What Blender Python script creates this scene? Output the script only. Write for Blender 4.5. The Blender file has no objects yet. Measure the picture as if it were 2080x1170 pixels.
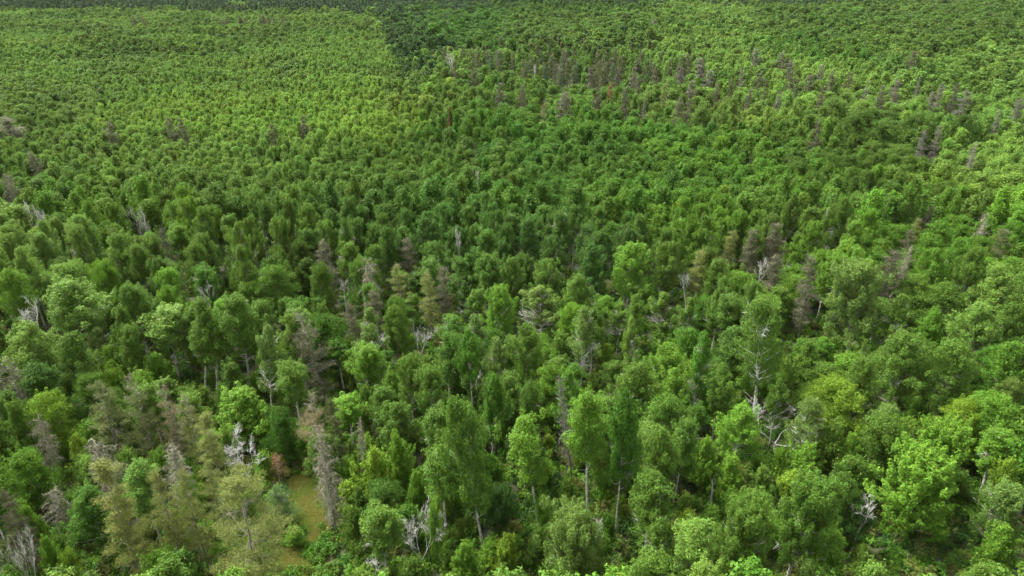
import bpy, math, random
import numpy as np
from mathutils import Vector

rnd = random.Random(7)
R = math.radians
scene = bpy.context.scene
COL = scene.collection

# ------------------------------------------------------------------ camera
CAM_Z, PITCH, FPX, IW, IH = 70.0, R(26.0), 1400.0, 2080.0, 1170.0
cam_d = bpy.data.cameras.new("camera"); cam = bpy.data.objects.new("camera", cam_d); COL.objects.link(cam)
cam.location = (0, 0, CAM_Z); cam.rotation_euler = (R(90) - PITCH, 0, 0)
cam_d.sensor_width = 36.0; cam_d.lens = FPX / IW * 36.0
cam_d.clip_start = 0.5; cam_d.clip_end = 20000
scene.camera = cam
CP, SP = math.cos(PITCH), math.sin(PITCH)

def ray(px, py):
    a = (px - IW / 2) / FPX; b = (IH / 2 - py) / FPX
    return (a, CP + b * SP, -SP + b * CP)
def at_z(px, py, z):
    d = ray(px, py); t = (z - CAM_Z) / d[2]
    return d[0] * t, d[1] * t
def project(x, y, z):
    zz = z - CAM_Z
    dep = y * CP - zz * SP; up = y * SP + zz * CP
    return IW / 2 + FPX * x / dep, IH / 2 - FPX * up / dep, dep

# ------------------------------------------------------------------ terrain
def hill(x, y):
    return (9.0 * math.exp(-((x - 55) / 90) ** 2 - ((y - 900) / 90) ** 2)
            + 5.0 * math.exp(-((x - 520) / 260) ** 2 - ((y - 800) / 160) ** 2))
def ground_z(x, y):
    w = min(1.0, max(0.0, (y - 130) / 200.0))
    return (0.35 * math.sin(x * .071 + 1.3) * math.cos(y * .053)
            + w * (1.3 * math.sin(x * .017 + .6) * math.cos(y * .021 + 1.1) + .8 * math.sin(x * .031 - y * .027)) + hill(x, y))

# ------------------------------------------------------------------ materials
def new_mat(name):
    m = bpy.data.materials.new(name); m.use_nodes = True
    nt = m.node_tree; nt.nodes.clear()
    return m, nt, nt.nodes, nt.links
def leaf_material(name, jit, trans, rough, young=True):
    m, nt, N, L = new_mat(name)
    at = N.new('ShaderNodeAttribute'); at.attribute_type = 'INSTANCER'; at.attribute_name = 'tint'
    geo = N.new('ShaderNodeNewGeometry')
    hs = N.new('ShaderNodeHueSaturation')
    mr = N.new('ShaderNodeMapRange'); mr.inputs[3].default_value = 1 - jit; mr.inputs[4].default_value = 1 + jit
    L.new(geo.outputs['Random Per Island'], mr.inputs[0]); L.new(mr.outputs[0], hs.inputs['Value'])
    m2 = N.new('ShaderNodeMath'); m2.operation = 'MULTIPLY'; m2.inputs[1].default_value = 17.31
    m3 = N.new('ShaderNodeMath'); m3.operation = 'FRACT'
    m4 = N.new('ShaderNodeMapRange'); m4.inputs[3].default_value = .485; m4.inputs[4].default_value = .515
    L.new(geo.outputs['Random Per Island'], m2.inputs[0]); L.new(m2.outputs[0], m3.inputs[0]); L.new(m3.outputs[0], m4.inputs[0])
    L.new(m4.outputs[0], hs.inputs['Hue']); L.new(at.outputs['Color'], hs.inputs['Color'])
    col = hs.outputs[0]
    if young:
        ay = N.new('ShaderNodeAttribute'); ay.attribute_name = 'young'
        mx = N.new('ShaderNodeMix'); mx.data_type = 'RGBA'
        L.new(ay.outputs['Fac'], mx.inputs[0]); L.new(col, mx.inputs[6]); mx.inputs[7].default_value = (.25, .26, .035, 1)
        col = mx.outputs[2]
    p = N.new('ShaderNodeBsdfPrincipled'); p.inputs['Roughness'].default_value = rough
    p.inputs['Specular IOR Level'].default_value = .15
    L.new(col, p.inputs['Base Color'])
    out = N.new('ShaderNodeOutputMaterial')
    tr = N.new('ShaderNodeBsdfTranslucent'); ms = N.new('ShaderNodeMixShader'); ms.inputs[0].default_value = trans
    L.new(col, tr.inputs['Color']); L.new(p.outputs[0], ms.inputs[1]); L.new(tr.outputs[0], ms.inputs[2])
    L.new(ms.outputs[0], out.inputs[0])
    return m
def bark_material(name, c1, c2, scale, stretch, lo=.4, hi=.6, rough=.85):
    m, nt, N, L = new_mat(name)
    tc = N.new('ShaderNodeTexCoord'); mp = N.new('ShaderNodeMapping'); mp.inputs['Scale'].default_value = (1, 1, stretch)
    nz = N.new('ShaderNodeTexNoise'); nz.inputs['Scale'].default_value = scale; nz.inputs['Detail'].default_value = 3
    cr = N.new('ShaderNodeValToRGB'); cr.color_ramp.elements[0].position = lo; cr.color_ramp.elements[1].position = hi
    cr.color_ramp.elements[0].color = (*c1, 1); cr.color_ramp.elements[1].color = (*c2, 1)
    p = N.new('ShaderNodeBsdfPrincipled'); p.inputs['Roughness'].default_value = rough
    out = N.new('ShaderNodeOutputMaterial')
    L.new(tc.outputs['Object'], mp.inputs[0]); L.new(mp.outputs[0], nz.inputs[0]); L.new(nz.outputs[0], cr.inputs[0])
    L.new(cr.outputs[0], p.inputs['Base Color']); L.new(p.outputs[0], out.inputs[0])
    return m
M_LEAF = leaf_material('broad_leaves', .18, .32, .65)
M_NEEDLE = leaf_material('pine_needles', .18, .15, .7, False)
M_ASPEN = bark_material('aspen_bark', (.16, .15, .125), (.58, .555, .485), 2.2, .9, .32, .6)
M_BIRCH = bark_material('birch_bark', (.12, .11, .10), (.74, .73, .68), 1.6, 3.5, .30, .42)
M_PINEB = bark_material('pine_bark', (.10, .085, .07), (.25, .215, .18), 4, .35)
M_DEAD = bark_material('weathered_dead_wood', (.17, .16, .148), (.38, .365, .34), 1.4, .5, .3, .7)
M_DEADW = bark_material('bleached_dead_wood', (.27, .26, .235), (.54, .525, .485), 1.2, .5, .3, .65)
M_TWIG = bark_material('dry_grey_twigs', (.115, .110, .070), (.24, .228, .150), .9, 1, .3, .7)
M_TWIGB = bark_material('dry_brown_twigs', (.072, .068, .05), (.15, .14, .105), .9, 1, .3, .7)

# ------------------------------------------------------------------ mesh collecting
class Acc:
    def __init__(s): s.V = []; s.F = []; s.S = []; s.Y = []; s.n = 0
    def add(s, V, F, smooth=False, young=None):
        V = np.asarray(V, np.float32); F = np.asarray(F, np.int32)
        s.V.append(V); s.F.append(F + s.n); s.n += len(V)
        s.S.append(np.full(len(F), smooth)); s.Y.append(np.zeros(len(F), np.float32) if young is None else np.asarray(young, np.float32))
    def mesh(s, name, mats, idx=None):
        V = np.concatenate(s.V); F = np.concatenate(s.F); S = np.concatenate(s.S); Y = np.concatenate(s.Y)
        me = bpy.data.meshes.new(name)
        me.vertices.add(len(V)); me.vertices.foreach_set('co', V.ravel())
        me.loops.add(len(F) * 4); me.loops.foreach_set('vertex_index', F.ravel())
        me.polygons.add(len(F)); me.polygons.foreach_set('loop_start', np.arange(len(F), dtype=np.int32) * 4)
        for m in (mats if isinstance(mats, (list, tuple)) else [mats]): me.materials.append(m)
        if idx is not None: me.polygons.foreach_set('material_index', idx)
        me.polygons.foreach_set('use_smooth', S)
        if Y.max() > 0:
            a = me.attributes.new('young', 'FLOAT', 'FACE'); a.data.foreach_set('value', Y)
        me.update(calc_edges=True)
        return me
def join_accs(name, pairs):
    t = Acc(); idx = []; mats = []
    for a, m in pairs:
        if a is None or not a.V: continue
        F = np.concatenate(a.F); t.add(np.concatenate(a.V), F, False, np.concatenate(a.Y))
        t.S[-1] = np.concatenate(a.S); idx.append(np.full(len(F), len(mats), np.int32)); mats.append(m)
    return t.mesh(name, mats, np.concatenate(idx))

def nrm(v):
    v = np.asarray(v, float); return v / (np.linalg.norm(v, axis=-1, keepdims=True) + 1e-9)
def tube(acc, P, r, k=6):
    P = np.asarray(P, float); n = len(P)
    T = nrm(np.gradient(P, axis=0))
    ref = np.array([1., 0, 0]) if abs(T[0][0]) < .8 else np.array([0, 1., 0])
    A = nrm(np.cross(T, ref)); B = np.cross(T, A)
    th = np.arange(k) * 2 * np.pi / k
    V = P[:, None] + (A[:, None] * np.cos(th)[None, :, None] + B[:, None] * np.sin(th)[None, :, None]) * np.asarray(r, float)[:, None, None]
    i = np.arange(n - 1)[:, None] * k; j = np.arange(k)[None]; j2 = (j + 1) % k
    F = np.stack([i + j, i + j2, i + k + j2, i + k + j], -1).reshape(-1, 4)
    acc.add(V.reshape(-1, 3), F, True)
def bow(p0, d, L, up, n, g, wob=.06):
    """a branch: n+1 points from p0 along d, bending by `up` (plus = upward)"""
    P = [np.array(p0, float)]; d = nrm(d)
    for i in range(n):
        d = nrm(d + np.array([0, 0, up / n]) + g.normal(0, wob, 3)); P.append(P[-1] + d * L / n)
    return np.array(P)
def along(P, t):
    s = t * (len(P) - 1); i = min(int(s), len(P) - 2); return P[i] + (P[i + 1] - P[i]) * (s - i)
def cards(acc, C, Nn, size, ratio, g, axis=None, young=None):
    """many leaf-sized rhombic faces at C with normals Nn"""
    n = len(C); Nn = nrm(Nn)
    a = g.normal(0, 1, (n, 3)) if axis is None else axis
    T = nrm(a - Nn * (a * Nn).sum(1, keepdims=True)); B = np.cross(Nn, T)
    s = (size * g.uniform(.65, 1.35, n))[:, None] * .5
    w = s * ratio * g.uniform(.7, 1.2, n)[:, None]
    k = g.uniform(-.25, .25, (n, 1)); bend = Nn * s * g.uniform(-.25, .25, (n, 1))
    V = np.stack([C - T * s + bend, C + B * w + T * s * k, C + T * s + bend, C - B * w + T * s * k], 1).reshape(-1, 3)
    acc.add(V, np.arange(n * 4).reshape(n, 4), False, young)
def clumps(acc, clist, total, size, ratio, g, upb=.55, rand=.6, young=0):
    """clist: (centre, axis, length, radius). Leaves fill spindles, mostly near their shell."""
    C = np.array([c[0] for c in clist]); A = nrm(np.array([c[1] for c in clist]))
    Ln = np.array([c[2] for c in clist]); Rd = np.array([c[3] for c in clist])
    wgt = Ln * Rd; wgt = wgt / wgt.sum()
    k = g.choice(len(C), total, p=wgt)
    s = g.uniform(-1, 1, total)
    ref = g.normal(0, 1, (total, 3)); a = A[k]
    pd = nrm(ref - a * (ref * a).sum(1, keepdims=True))
    rr = Rd[k] * np.sqrt(1 - s ** 2 * .92) * g.uniform(0, 1, total) ** .45
    P = C[k] + a * (s * Ln[k] * .5)[:, None] + pd * rr[:, None]
    Nn = pd + a * (s * .6)[:, None] + np.array([0, 0, upb]) + g.normal(0, rand, (total, 3))
    y = None
    if young: y = np.clip((s - .55) / .45, 0, 1) * young * (g.uniform(0, 1, total) < .8) * (g.uniform(0, 1, len(C)) ** 1.5)[k]
    cards(acc, P, Nn, size, ratio, g, None, y)
def ribbons(acc, P0, D, L, w, g, droop=0.):
    """thin dry twigs: two-piece tapering strips"""
    n = len(P0); D = nrm(D); L = np.asarray(L)[:, None]
    S = nrm(np.cross(D, g.normal(0, 1, (n, 3)))) * w * .5
    P1 = P0 + D * L * .55; D2 = nrm(D + np.array([0, 0, -droop]) + g.normal(0, .25, (n, 3))); P2 = P1 + D2 * L * .45
    V = np.stack([P0 - S, P0 + S, P1 + S * .8, P1 - S * .8, P2 + S * .35, P2 - S * .35], 1).reshape(-1, 3)
    b = np.arange(n)[:, None] * 6
    F = np.concatenate([b + np.array([[0, 1, 2, 3]]), b + np.array([[3, 2, 4, 5]])], 0)
    acc.add(V, F, False)

# ------------------------------------------------------------------ tree builders; each returns {part: (Acc, material)}
GOLD = 2.39996
def trunk_path(H, g, wob=.012, n=10):
    P = np.zeros((n + 1, 3)); P[:, 2] = np.linspace(-.3, H, n + 1)
    P[1:, :2] = np.cumsum(g.normal(0, wob * H / 3, (n, 2)), 0) * np.linspace(.3, 1, n)[:, None]
    P[:, :2] -= np.linspace(0, 1, n + 1)[:, None] * P[-1, :2] * .8
    return P
def broadleaf(seed, H, W, cb, nb, nleaf, size, shape='ovate', clump='flame', r0=.17, bark=None, bare=0, bare_mat=None,
              sparse=1.0, young=0., sides=7, limbs=True, ratio=.75, forks=1):
    g = np.random.default_rng(seed)
    tr, cr, br = Acc(), Acc(), Acc()
    TP = trunk_path(H * .97, g)
    rr = r0 * (1 - np.linspace(0, 1, len(TP)) * .88); rr[0] *= 1.35
    tube(tr, TP, rr, sides)
    cl = []; az = g.uniform(0, 6)
    asym = g.uniform(.75, 1.2, 8)
    lob = [(g.uniform(0, 6.283), g.uniform(.05, .95), g.uniform(.5, .9), g.uniform(.14, .3)) for _ in range(int(g.integers(5, 9)))]
    for i in range(nb):
        u = (i + g.uniform(.1, .9)) / nb
        rel = u ** .9
        t = cb + (.985 - cb) * rel
        az += GOLD + g.normal(0, .35)
        if shape == 'ovate': prof = max(.12, math.sin(math.pi * (.17 + .83 * rel) ** .8))
        elif shape == 'narrow': prof = max(.15, (math.sin(math.pi * (.2 + .8 * rel) ** .7)) ** .8)
        elif shape == 'dome': prof = max(.25, math.sqrt(max(0, 1 - (max(0, rel - .25) / .75) ** 2.2)) * (.8 + .2 * min(1, rel * 4)))
        elif shape == 'cap': prof = max(.35, math.sqrt(max(0, 1 - (max(0, rel - .35) / .65) ** 2.6)))
        else: prof = max(.2, (1 - rel) ** .55 * (.75 + .5 * min(1, rel * 3)))
        L = W / 2 * prof * g.uniform(.72, 1.12) * asym[int((az % 6.283) / 6.284 * 8)]
        lb = max(math.exp(-((1 - math.cos(az - a)) / (w * w)) - ((rel - r) / s) ** 2) for a, r, w, s in lob)
        L *= .66 + .5 * lb
        el = (R(22) + R(44) * rel) if clump != 'layer' else (R(2) + R(50) * rel ** 1.6)
        if clump == 'shoot': el += R(14)
        d = np.array([math.cos(az) * math.cos(el), math.sin(az) * math.cos(el), math.sin(el)])
        p0 = along(TP, t * .97)
        if t + L * math.sin(el) / H > 1.0: p0 = p0 - np.array([0, 0, (t * H + L * math.sin(el) - H) * .8])
        BP = bow(p0, d, L, .45 if clump != 'layer' else .15, 4, g, .10)
        if limbs: tube(tr, BP, np.linspace(max(.022, r0 * .26 * (1 - rel * .6)), .010, 5), 4)
        if bare and g.uniform() < bare * (1.35 - rel):
            br_ = br if bare >= .25 else tr
            n = int(10 + 6 * L); q = [along(BP, x) for x in g.uniform(.25, 1, n)]
            tube(br_, bow(p0, d, L * 1.02, .4, 4, g, .1), np.linspace(.06, .02, 5), 4)
            ribbons(br_, np.array(q), np.tile(d, (n, 1)) * .9 + g.normal(0, .5, (n, 3)) + np.array([0, 0, .3]), g.uniform(.4, 1.6, n), .042, g)
            continue
        if lb < .12 and rel < .8 and g.uniform() < .5: continue
        fr = [.45, .72, 1.0] if L > 1.5 else ([.6, 1.] if L > .8 else [1.])
        for f in fr:
            if g.uniform() > sparse: continue
            c0 = along(BP, f)
            for j in range(2 if f > .5 else 1):
                off = g.normal(0, .22 * L * .8, 3) * np.array([1, 1, .6])
                c = c0 + off * (.6 + .4 * f)
                if clump == 'flame':
                    cl.append((c + [0, 0, .25], d * .55 + np.array([0, 0, .8]) + g.normal(0, .2, 3), g.uniform(1.3, 2.3), g.uniform(.42, .78)))
                elif clump == 'layer':
                    cl.append((c + [0, 0, .1], np.array([0, 0, 1.]) + g.normal(0, .22, 3) + d * .25, g.uniform(.55, 1.0), g.uniform(.7, 1.25)))
                elif clump == 'shoot':
                    for q in range(2):
                        cl.append((c + g.normal(0, .3, 3), d * .9 + np.array([0, 0, .55]) + g.normal(0, .3, 3), g.uniform(1.1, 2.1), g.uniform(.26, .46)))
                else:
                    cl.append((c, g.normal(0, 1, 3), g.uniform(1.0, 1.9), g.uniform(.5, .95)))
    for j in range(6 if shape in ('dome', 'cap') else 3):
        sd = W * .13 if shape in ('dome', 'cap') else .25
        cl.append((np.array([g.normal(0, sd), g.normal(0, sd), H - g.uniform(.5, 1.1)]), np.array([g.normal(0, .2), g.normal(0, .2), 1.]), g.uniform(1.2, 1.9), g.uniform(.3, .5)))
    if cb >= .28:                                                # a few leafy sprigs and stub limbs down the bare stem
        for j in range(int(5 + 5 * cb)):
            a = g.uniform(0, 6.283); L = g.uniform(.5, W * .3); d = np.array([math.cos(a), math.sin(a), .35])
            BP = bow(along(TP, g.uniform(.2, cb + .05)), d, L, .2, 3, g, .15); tube(tr, BP, np.linspace(.03, .01, 4), 4)
            if g.uniform() < .75: cl.append((BP[-1], d + g.normal(0, .3, 3), g.uniform(.8, 1.6), g.uniform(.3, .6)))
    clumps(cr, cl, nleaf, size, ratio, g, young=young)
    out = {'trunk': (tr, bark or M_ASPEN), 'crown': (cr, M_LEAF)}
    if br.V:
        tube(br, TP[1:-1], np.full(len(TP) - 2, .012), 3)              # core inside the stem that carries them
        out['bare_branches'] = (br, bare_mat or M_DEAD)
    return out

def pine(seed, H, W, cb, nlev, nleaf, size, open_=0., dead=.5, top_dead=0., bark=None, twig=None, droop=.1, ratio=.16, conic=.8):
    """jack pine like conifer: whorled boughs, needle tufts outside, dry twigs within and below"""
    g = np.random.default_rng(seed)
    tr, cr, br = Acc(), Acc(), Acc()
    if dead < .2: br = tr
    TP = trunk_path(H, g, .012 + .012 * open_)
    tube(tr, TP, .19 * (1 - np.linspace(0, 1, len(TP)) * .92) * H / 17, 7)
    tuft = []; tax = []
    az = g.uniform(0, 6); asym = g.uniform(.45, 1.3, 7)
    for i in range(nlev):
        rel = (i + .5) / nlev
        for j in range(int(g.integers(3, 6))):
            az += GOLD
            t = min(.99, cb + (1 - cb) * (rel + g.normal(0, .015)))
            prof = max(.1, (1 - rel ** 1.3) ** conic * (.65 + .35 * min(1, rel * 3)))
            L = W / 2 * prof * g.uniform(.55, 1.15) * asym[int((az % 6.283) / 6.284 * 7)]
            el = R(-6) + R(42) * rel + g.normal(0, .12)
            d = np.array([math.cos(az) * math.cos(el), math.sin(az) * math.cos(el), math.sin(el)])
            p0 = along(TP, t)
            BP = bow(p0, d, L, g.uniform(-droop * 2, .35), 4, g, .12)
            n = max(3, int(L * 5))
            fr = g.uniform(.1, 1, n)
            Q = np.array([along(BP, f) for f in fr])
            isdead = rel > 1 - top_dead or g.uniform() < .12
            if isdead or g.uniform() < dead:
                m = int(n * (3.2 if isdead else 1.4)); ff = g.uniform(.05, 1 if isdead else .75, m)
                q = np.array([along(BP, f) for f in ff])
                ribbons(br, q, d * .7 + g.normal(0, .65, (m, 3)) + np.array([0, 0, -.15]), g.uniform(.35, 1.1, m), .032, g, .45)
                tube(br, BP, np.linspace(.045, .016, 5), 4)
            else:
                tube(tr, BP, np.linspace(.05, .014, 5), 4)
            if not isdead:
                for f in g.uniform(.38 + .25 * open_, 1.02, max(2, int(L * (3.4 - 1.2 * open_)))):
                    f = min(f, 1.)
                    sp = (.2 + .1 * open_) * L * (1 - .4 * f)
                    tuft.append(along(BP, f) + g.normal(0, sp, 3) * np.array([1, 1, .22]) + np.array([0, 0, .1]))
                    tax.append(nrm(d + np.array([0, 0, .5]) + g.normal(0, .3, 3)))
    for j in range(3):
        tuft.append(np.array([g.normal(0, .15), g.normal(0, .15), H - .2 - .4 * j])); tax.append(np.array([0, 0, 1.]))
    if top_dead < .9 and len(tuft):
        T = np.array(tuft); A = np.array(tax); k = g.integers(0, len(T), nleaf)
        off = g.normal(0, 1, (nleaf, 3)) * np.array([.32, .32, .10]) * (1 + .1 * open_)
        C = T[k] + off + A[k] * g.uniform(-.15, .35, nleaf)[:, None]
        ax = nrm(A[k] * .8 + nrm(off) * .7 + g.normal(0, .35, (nleaf, 3)))
        cards(cr, C, g.normal(0, .6, (nleaf, 3)) + np.array([0, 0, 1.]), size, ratio, g, ax)
    nlow = int(14 + 10 * dead)                                   # dry boughs under the living crown
    for i in range(nlow):
        az += GOLD; t = g.uniform(.12, cb + .08)
        L = W * g.uniform(.12, .3); el = g.normal(-.1, .2)
        d = np.array([math.cos(az) * math.cos(el), math.sin(az) * math.cos(el), math.sin(el)])
        BP = bow(along(TP, t), d, L, -.2, 3, g, .12); tube(br, BP, np.linspace(.035, .012, 4), 4)
        q = np.array([along(BP, f) for f in g.uniform(.3, 1, 5)])
        ribbons(br, q, d + g.normal(0, .6, (5, 3)), g.uniform(.25, .8, 5), .04, g, .4)
    out = {'trunk': (tr, bark or M_PINEB)}
    if br is not tr:
        tube(br, TP[1:-1], np.full(len(TP) - 2, .012), 3)              # core inside the stem that carries them
        out['dry_branches'] = (br, twig or M_TWIG)
    if cr.V: out['crown'] = (cr, M_NEEDLE)
    return out

def dead_conifer(seed, H, W, cb=.08, nb=110, twigs=16, droop=.5, mat=None, tmat=None, shape=1.):
    g = np.random.default_rng(seed)
    tr, br = Acc(), Acc()
    TP = trunk_path(H, g, .014); tube(tr, TP, .17 * (1 - np.linspace(0, 1, len(TP)) * .9) * H / 15, 7)
    az = 0; asym = g.uniform(.5, 1.3, 9)
    for i in range(nb):
        rel = (i + .5) / nb; az += GOLD + g.normal(0, .3)
        t = min(.99, cb + (1 - cb) * rel)
        L = W / 2 * max(.16, (1 - rel) ** .6 * (.45 + .55 * min(1, rel * 2.2))) ** shape * g.uniform(.45, 1.25) * asym[int((az % 6.283) / 6.284 * 9)]
        el = g.normal(.05 + .35 * rel, .18)
        d = np.array([math.cos(az) * math.cos(el), math.sin(az) * math.cos(el), math.sin(el)])
        BP = bow(along(TP, t), d, L, -droop * g.uniform(.3, 1.3), 5, g, .14)
        tube(br, BP, np.linspace(.05, .016, 6), 4)
        m = max(4, int(twigs * L / (W * .35))); q = np.array([along(BP, f) for f in g.uniform(.15, 1, m)])
        ribbons(br, q, d * .6 + g.normal(0, .7, (m, 3)) + np.array([0, 0, -droop * .6]), g.uniform(.3, 1.0, m) * (W / 5) ** .5, .042, g, droop)
    return {'trunk': (tr, mat or M_DEAD), 'dead_branches': (br, tmat or M_TWIG)}

def bare_hardwood(seed, H, W, fork=.4, r0=.16, mat=None, depth=4, spread=.34, stems=3, tw=.036):
    g = np.random.default_rng(seed)
    tr, br = Acc(), Acc()
    TP = bow((0, 0, -.3), (g.normal(0, .06), g.normal(0, .06), 1), H * fork + .3, 0, 4, g, .05)
    tube(tr, TP, np.linspace(r0 * 1.15, r0 * .8, 5), 7)
    def grow(p, d, L, r, k):
        BP = bow(p, d, L, .25, 4, g, .13)
        tube(br if k < depth else tr, BP, np.linspace(r, r * .6, 5), 5 if r > .04 else 4)
        if k <= 1:
            m = 13; q = np.array([along(BP, f) for f in g.uniform(.2, 1, m)]); dd = nrm(BP[-1] - BP[0])
            ribbons(br, q, dd + g.normal(0, .6, (m, 3)) + np.array([0, 0, .1]), g.uniform(.4, 1.2, m), tw, g, .1)
            return
        for j in range(3 if k > 2 else int(g.integers(2, 4))):
            f = 1. if j == 0 else g.uniform(.3, .95)
            dd = nrm(nrm(BP[-1] - BP[-2]) + g.normal(0, spread, 3) * np.array([1, 1, .6]) + np.array([0, 0, .3]))
            grow(along(BP, f), dd, L * g.uniform(.55, .85), r * (.62 if j == 0 else .42), k - 1)
    L0 = H * (1 - fork) * .46
    for s in range(stems):
        a = s * 6.283 / stems + g.uniform(0, 1); k = W / H * 1.1
        grow(TP[-1] - np.array([0, 0, .3 * s]), (math.cos(a) * k, math.sin(a) * k, 1), L0 * g.uniform(.85, 1.1), r0 * .44, depth)
    V = np.concatenate(tr.V + br.V); top = V[:, 2].max(); wid = np.percentile(np.abs(V[:, :2]), 97) * 2
    for a in (tr, br):
        for v in a.V: v *= np.array([W / wid, W / wid, H / top], np.float32)
    return {'trunk': (tr, mat or M_DEADW), 'bare_branches': (br, mat or M_DEADW)}

def stub(seed, H):
    g = np.random.default_rng(seed); tr, br = Acc(), Acc()
    TP = trunk_path(H, g, .02, 7); r = np.array([.26, .22, .2, .19, .18, .16, .13, .03]); tube(tr, TP, r, 8)
    for i in range(7):
        a = i * GOLD; d = np.array([math.cos(a), math.sin(a), g.uniform(-.1, .7)])
        tube(br, bow(along(TP, g.uniform(.35, .95)), d, g.uniform(.35, 1.1), .1, 3, g, .2), np.linspace(.05, .012, 4), 4)
    tube(br, TP[1:-1], np.full(len(TP) - 2, .012), 3)
    return {'trunk': (tr, M_DEAD), 'broken_branches': (br, M_TWIG)}
# ------------------------------------------------------------------ prototypes
PROTO = {}      # key -> list of (dict part -> mesh, H, W)
def add_proto(key, H, W, builds):
    PROTO[key] = []
    for b in builds:
        PROTO[key].append(({p: a.mesh(p, m) for p, (a, m) in b.items() if a.V}, H, W))
S_ = 0.19
add_proto('AF', 18, 6.2, [broadleaf(10 + i, 18, 6.2, .42, 58, 27000, S_, ('dome', 'cap', 'ovate', 'cap', 'dome', 'cap', 'dome', 'ovate', 'cap')[i], ('flame', 'puff')[i // 3 % 2], bare=.06) for i in range(9)])
add_proto('AH', 20, 5.8, [broadleaf(30 + i, 20, 5.8, .50, 44, 23000, S_, 'dome', 'puff', bare=.12, r0=.2) for i in range(5)])
add_proto('AB', 19, 8.4, [broadleaf(50 + i, 19, 8.4, .30, 66, 38000, S_, 'dome', 'flame', bare=.06, r0=.22) for i in range(5)])
add_proto('AX', 18, 6.6, [broadleaf(70 + i, 18, 6.6, .28, 52, 17000, S_, 'ovate', 'flame', bare=.42, sparse=.85, bare_mat=M_DEADW) for i in range(5)])
add_proto('MR', 13, 8.0, [broadleaf(90 + i, 13, 8.0, .18, 64, 37000, S_, 'dome', 'layer', bark=M_PINEB, r0=.19) for i in range(6)])
add_proto('MS', 12, 7.4, [broadleaf(110 + i, 12, 7.4, .12, 60, 34000, .19, 'ovate', 'shoot', bark=M_PINEB, r0=.16, young=.3) for i in range(5)])
add_proto('MG', 14, 12., [broadleaf(120 + i, 14, 12., .12, 110, 80000, .19, 'dome', 'shoot', bark=M_PINEB, r0=.24, young=.25) for i in range(2)])
add_proto('AG', 16, 11., [broadleaf(125 + i, 16, 11., .22, 95, 70000, .19, 'dome', 'flame', r0=.26, bare=.08) for i in range(4)])
add_proto('SP', 7, 5.4, [broadleaf(130 + i, 7, 5.4, .1, 34, 9000, .19, 'dome', 'shoot', bark=M_PINEB, r0=.08, young=.4) for i in range(4)])
add_proto('PO', 17, 7.0, [pine(150 + i, 17, 7.0, .2, 13, 15000, .34, .15, .35, conic=.55) for i in range(5)])
add_proto('PT', 17, 7.0, [pine(160 + i, 17, 7.0, .22, 14, 10000, .34, .2, .6, .3, conic=.5) for i in range(4)])
add_proto('PB', 16, 5.2, [pine(170 + i, 16, 5.2, .25, 15, 9500, .34, .2, .6, .06, droop=.25, conic=.5) for i in range(5)])
add_proto('PJ', 18, 11., [pine(181, 18, 11., .3, 11, 22000, .34, 1., .35, 0, droop=.0, conic=.5)])
add_proto('DS', 16, 5.4, [dead_conifer(190 + i, 16, 5.4, .08, 170, 30, .7) for i in range(4)])
add_proto('DB', 16, 5.4, [dead_conifer(196 + i, 16, 5.0, .2, 110, 20, .5, M_PINEB, M_TWIGB) for i in range(3)])
add_proto('DD', 12, 6.0, [dead_conifer(200 + i, 12, 6.0, .42, 64, 40, 1.3, None, M_TWIG, .5) for i in range(3)])
add_proto('BH', 14, 7.5, [bare_hardwood(210 + i, 14, 7.5, .32, .17, depth=4) for i in range(5)])
add_proto('BT', 13, 4.0, [bare_hardwood(230 + i, 13, 4.0, .55, .2, depth=3, spread=.6, tw=.05) for i in range(3)])
add_proto('BI', 22, 8.0, [broadleaf(220 + i, 22, 8.0, .34, 64, 26000, S_, 'cap', 'puff', bark=M_BIRCH, bare=.14, sparse=.9, bare_mat=M_BIRCH, r0=.26) for i in range(3)])
add_proto('ST', 7, 1.6, [stub(240 + i, 7) for i in range(2)])
add_proto('PR', 5, 3.0, [pine(252, 5, 3.0, .05, 9, 900, .30, .4, .35)])
for k in ('PI', ): add_proto(k, 10, 5.5, [pine(251, 10, 5.5, .05, 16, 7000, .36, .1, .1)])
KIND = {  # name, category, group
 'AF': ('aspen_tree', 'aspen', 'aspens of the mixed wood'), 'AH': ('aspen_tree', 'aspen', 'aspens of the mixed wood'),
 'AB': ('aspen_tree', 'aspen', 'aspens of the mixed wood'), 'AX': ('aspen_tree', 'aspen', 'aspens of the mixed wood'),
 'MR': ('maple_tree', 'maple', 'maples of the mixed wood'), 'MS': ('maple_tree', 'maple', 'maples of the mixed wood'),
 'MG': ('maple_tree', 'maple', 'maples of the mixed wood'), 'AG': ('aspen_tree', 'aspen', 'aspens of the mixed wood'),
 'SP': ('maple_sapling', 'sapling', 'saplings in the gaps of the wood'),
 'PO': ('pine_tree', 'pine', 'pines of the mixed wood'), 'PT': ('pine_tree', 'pine', 'pines of the mixed wood'),
 'PB': ('pine_tree', 'pine', 'pines of the mixed wood'), 'PJ': ('pine_tree', 'pine', 'pines of the mixed wood'), 'PI': ('pine_tree', 'pine', 'pines of the mixed wood'),
 'PR': ('pine_tree', 'pine', 'pines of the mixed wood'),
 'DS': ('dead_pine', 'dead tree', 'dead conifers in the wood'), 'DB': ('dead_pine', 'dead tree', 'dead conifers in the wood'), 'DD': ('dead_pine', 'dead tree', 'dead conifers in the wood'),
 'BH': ('bare_tree', 'bare tree', 'leafless trees in the wood'), 'BT': ('bare_tree', 'bare tree', 'leafless trees in the wood'),
 'BI': ('birch_tree', 'birch', 'birches of the mixed wood'), 'ST': ('broken_snag', 'snag', 'broken snags in the wood')}
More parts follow.
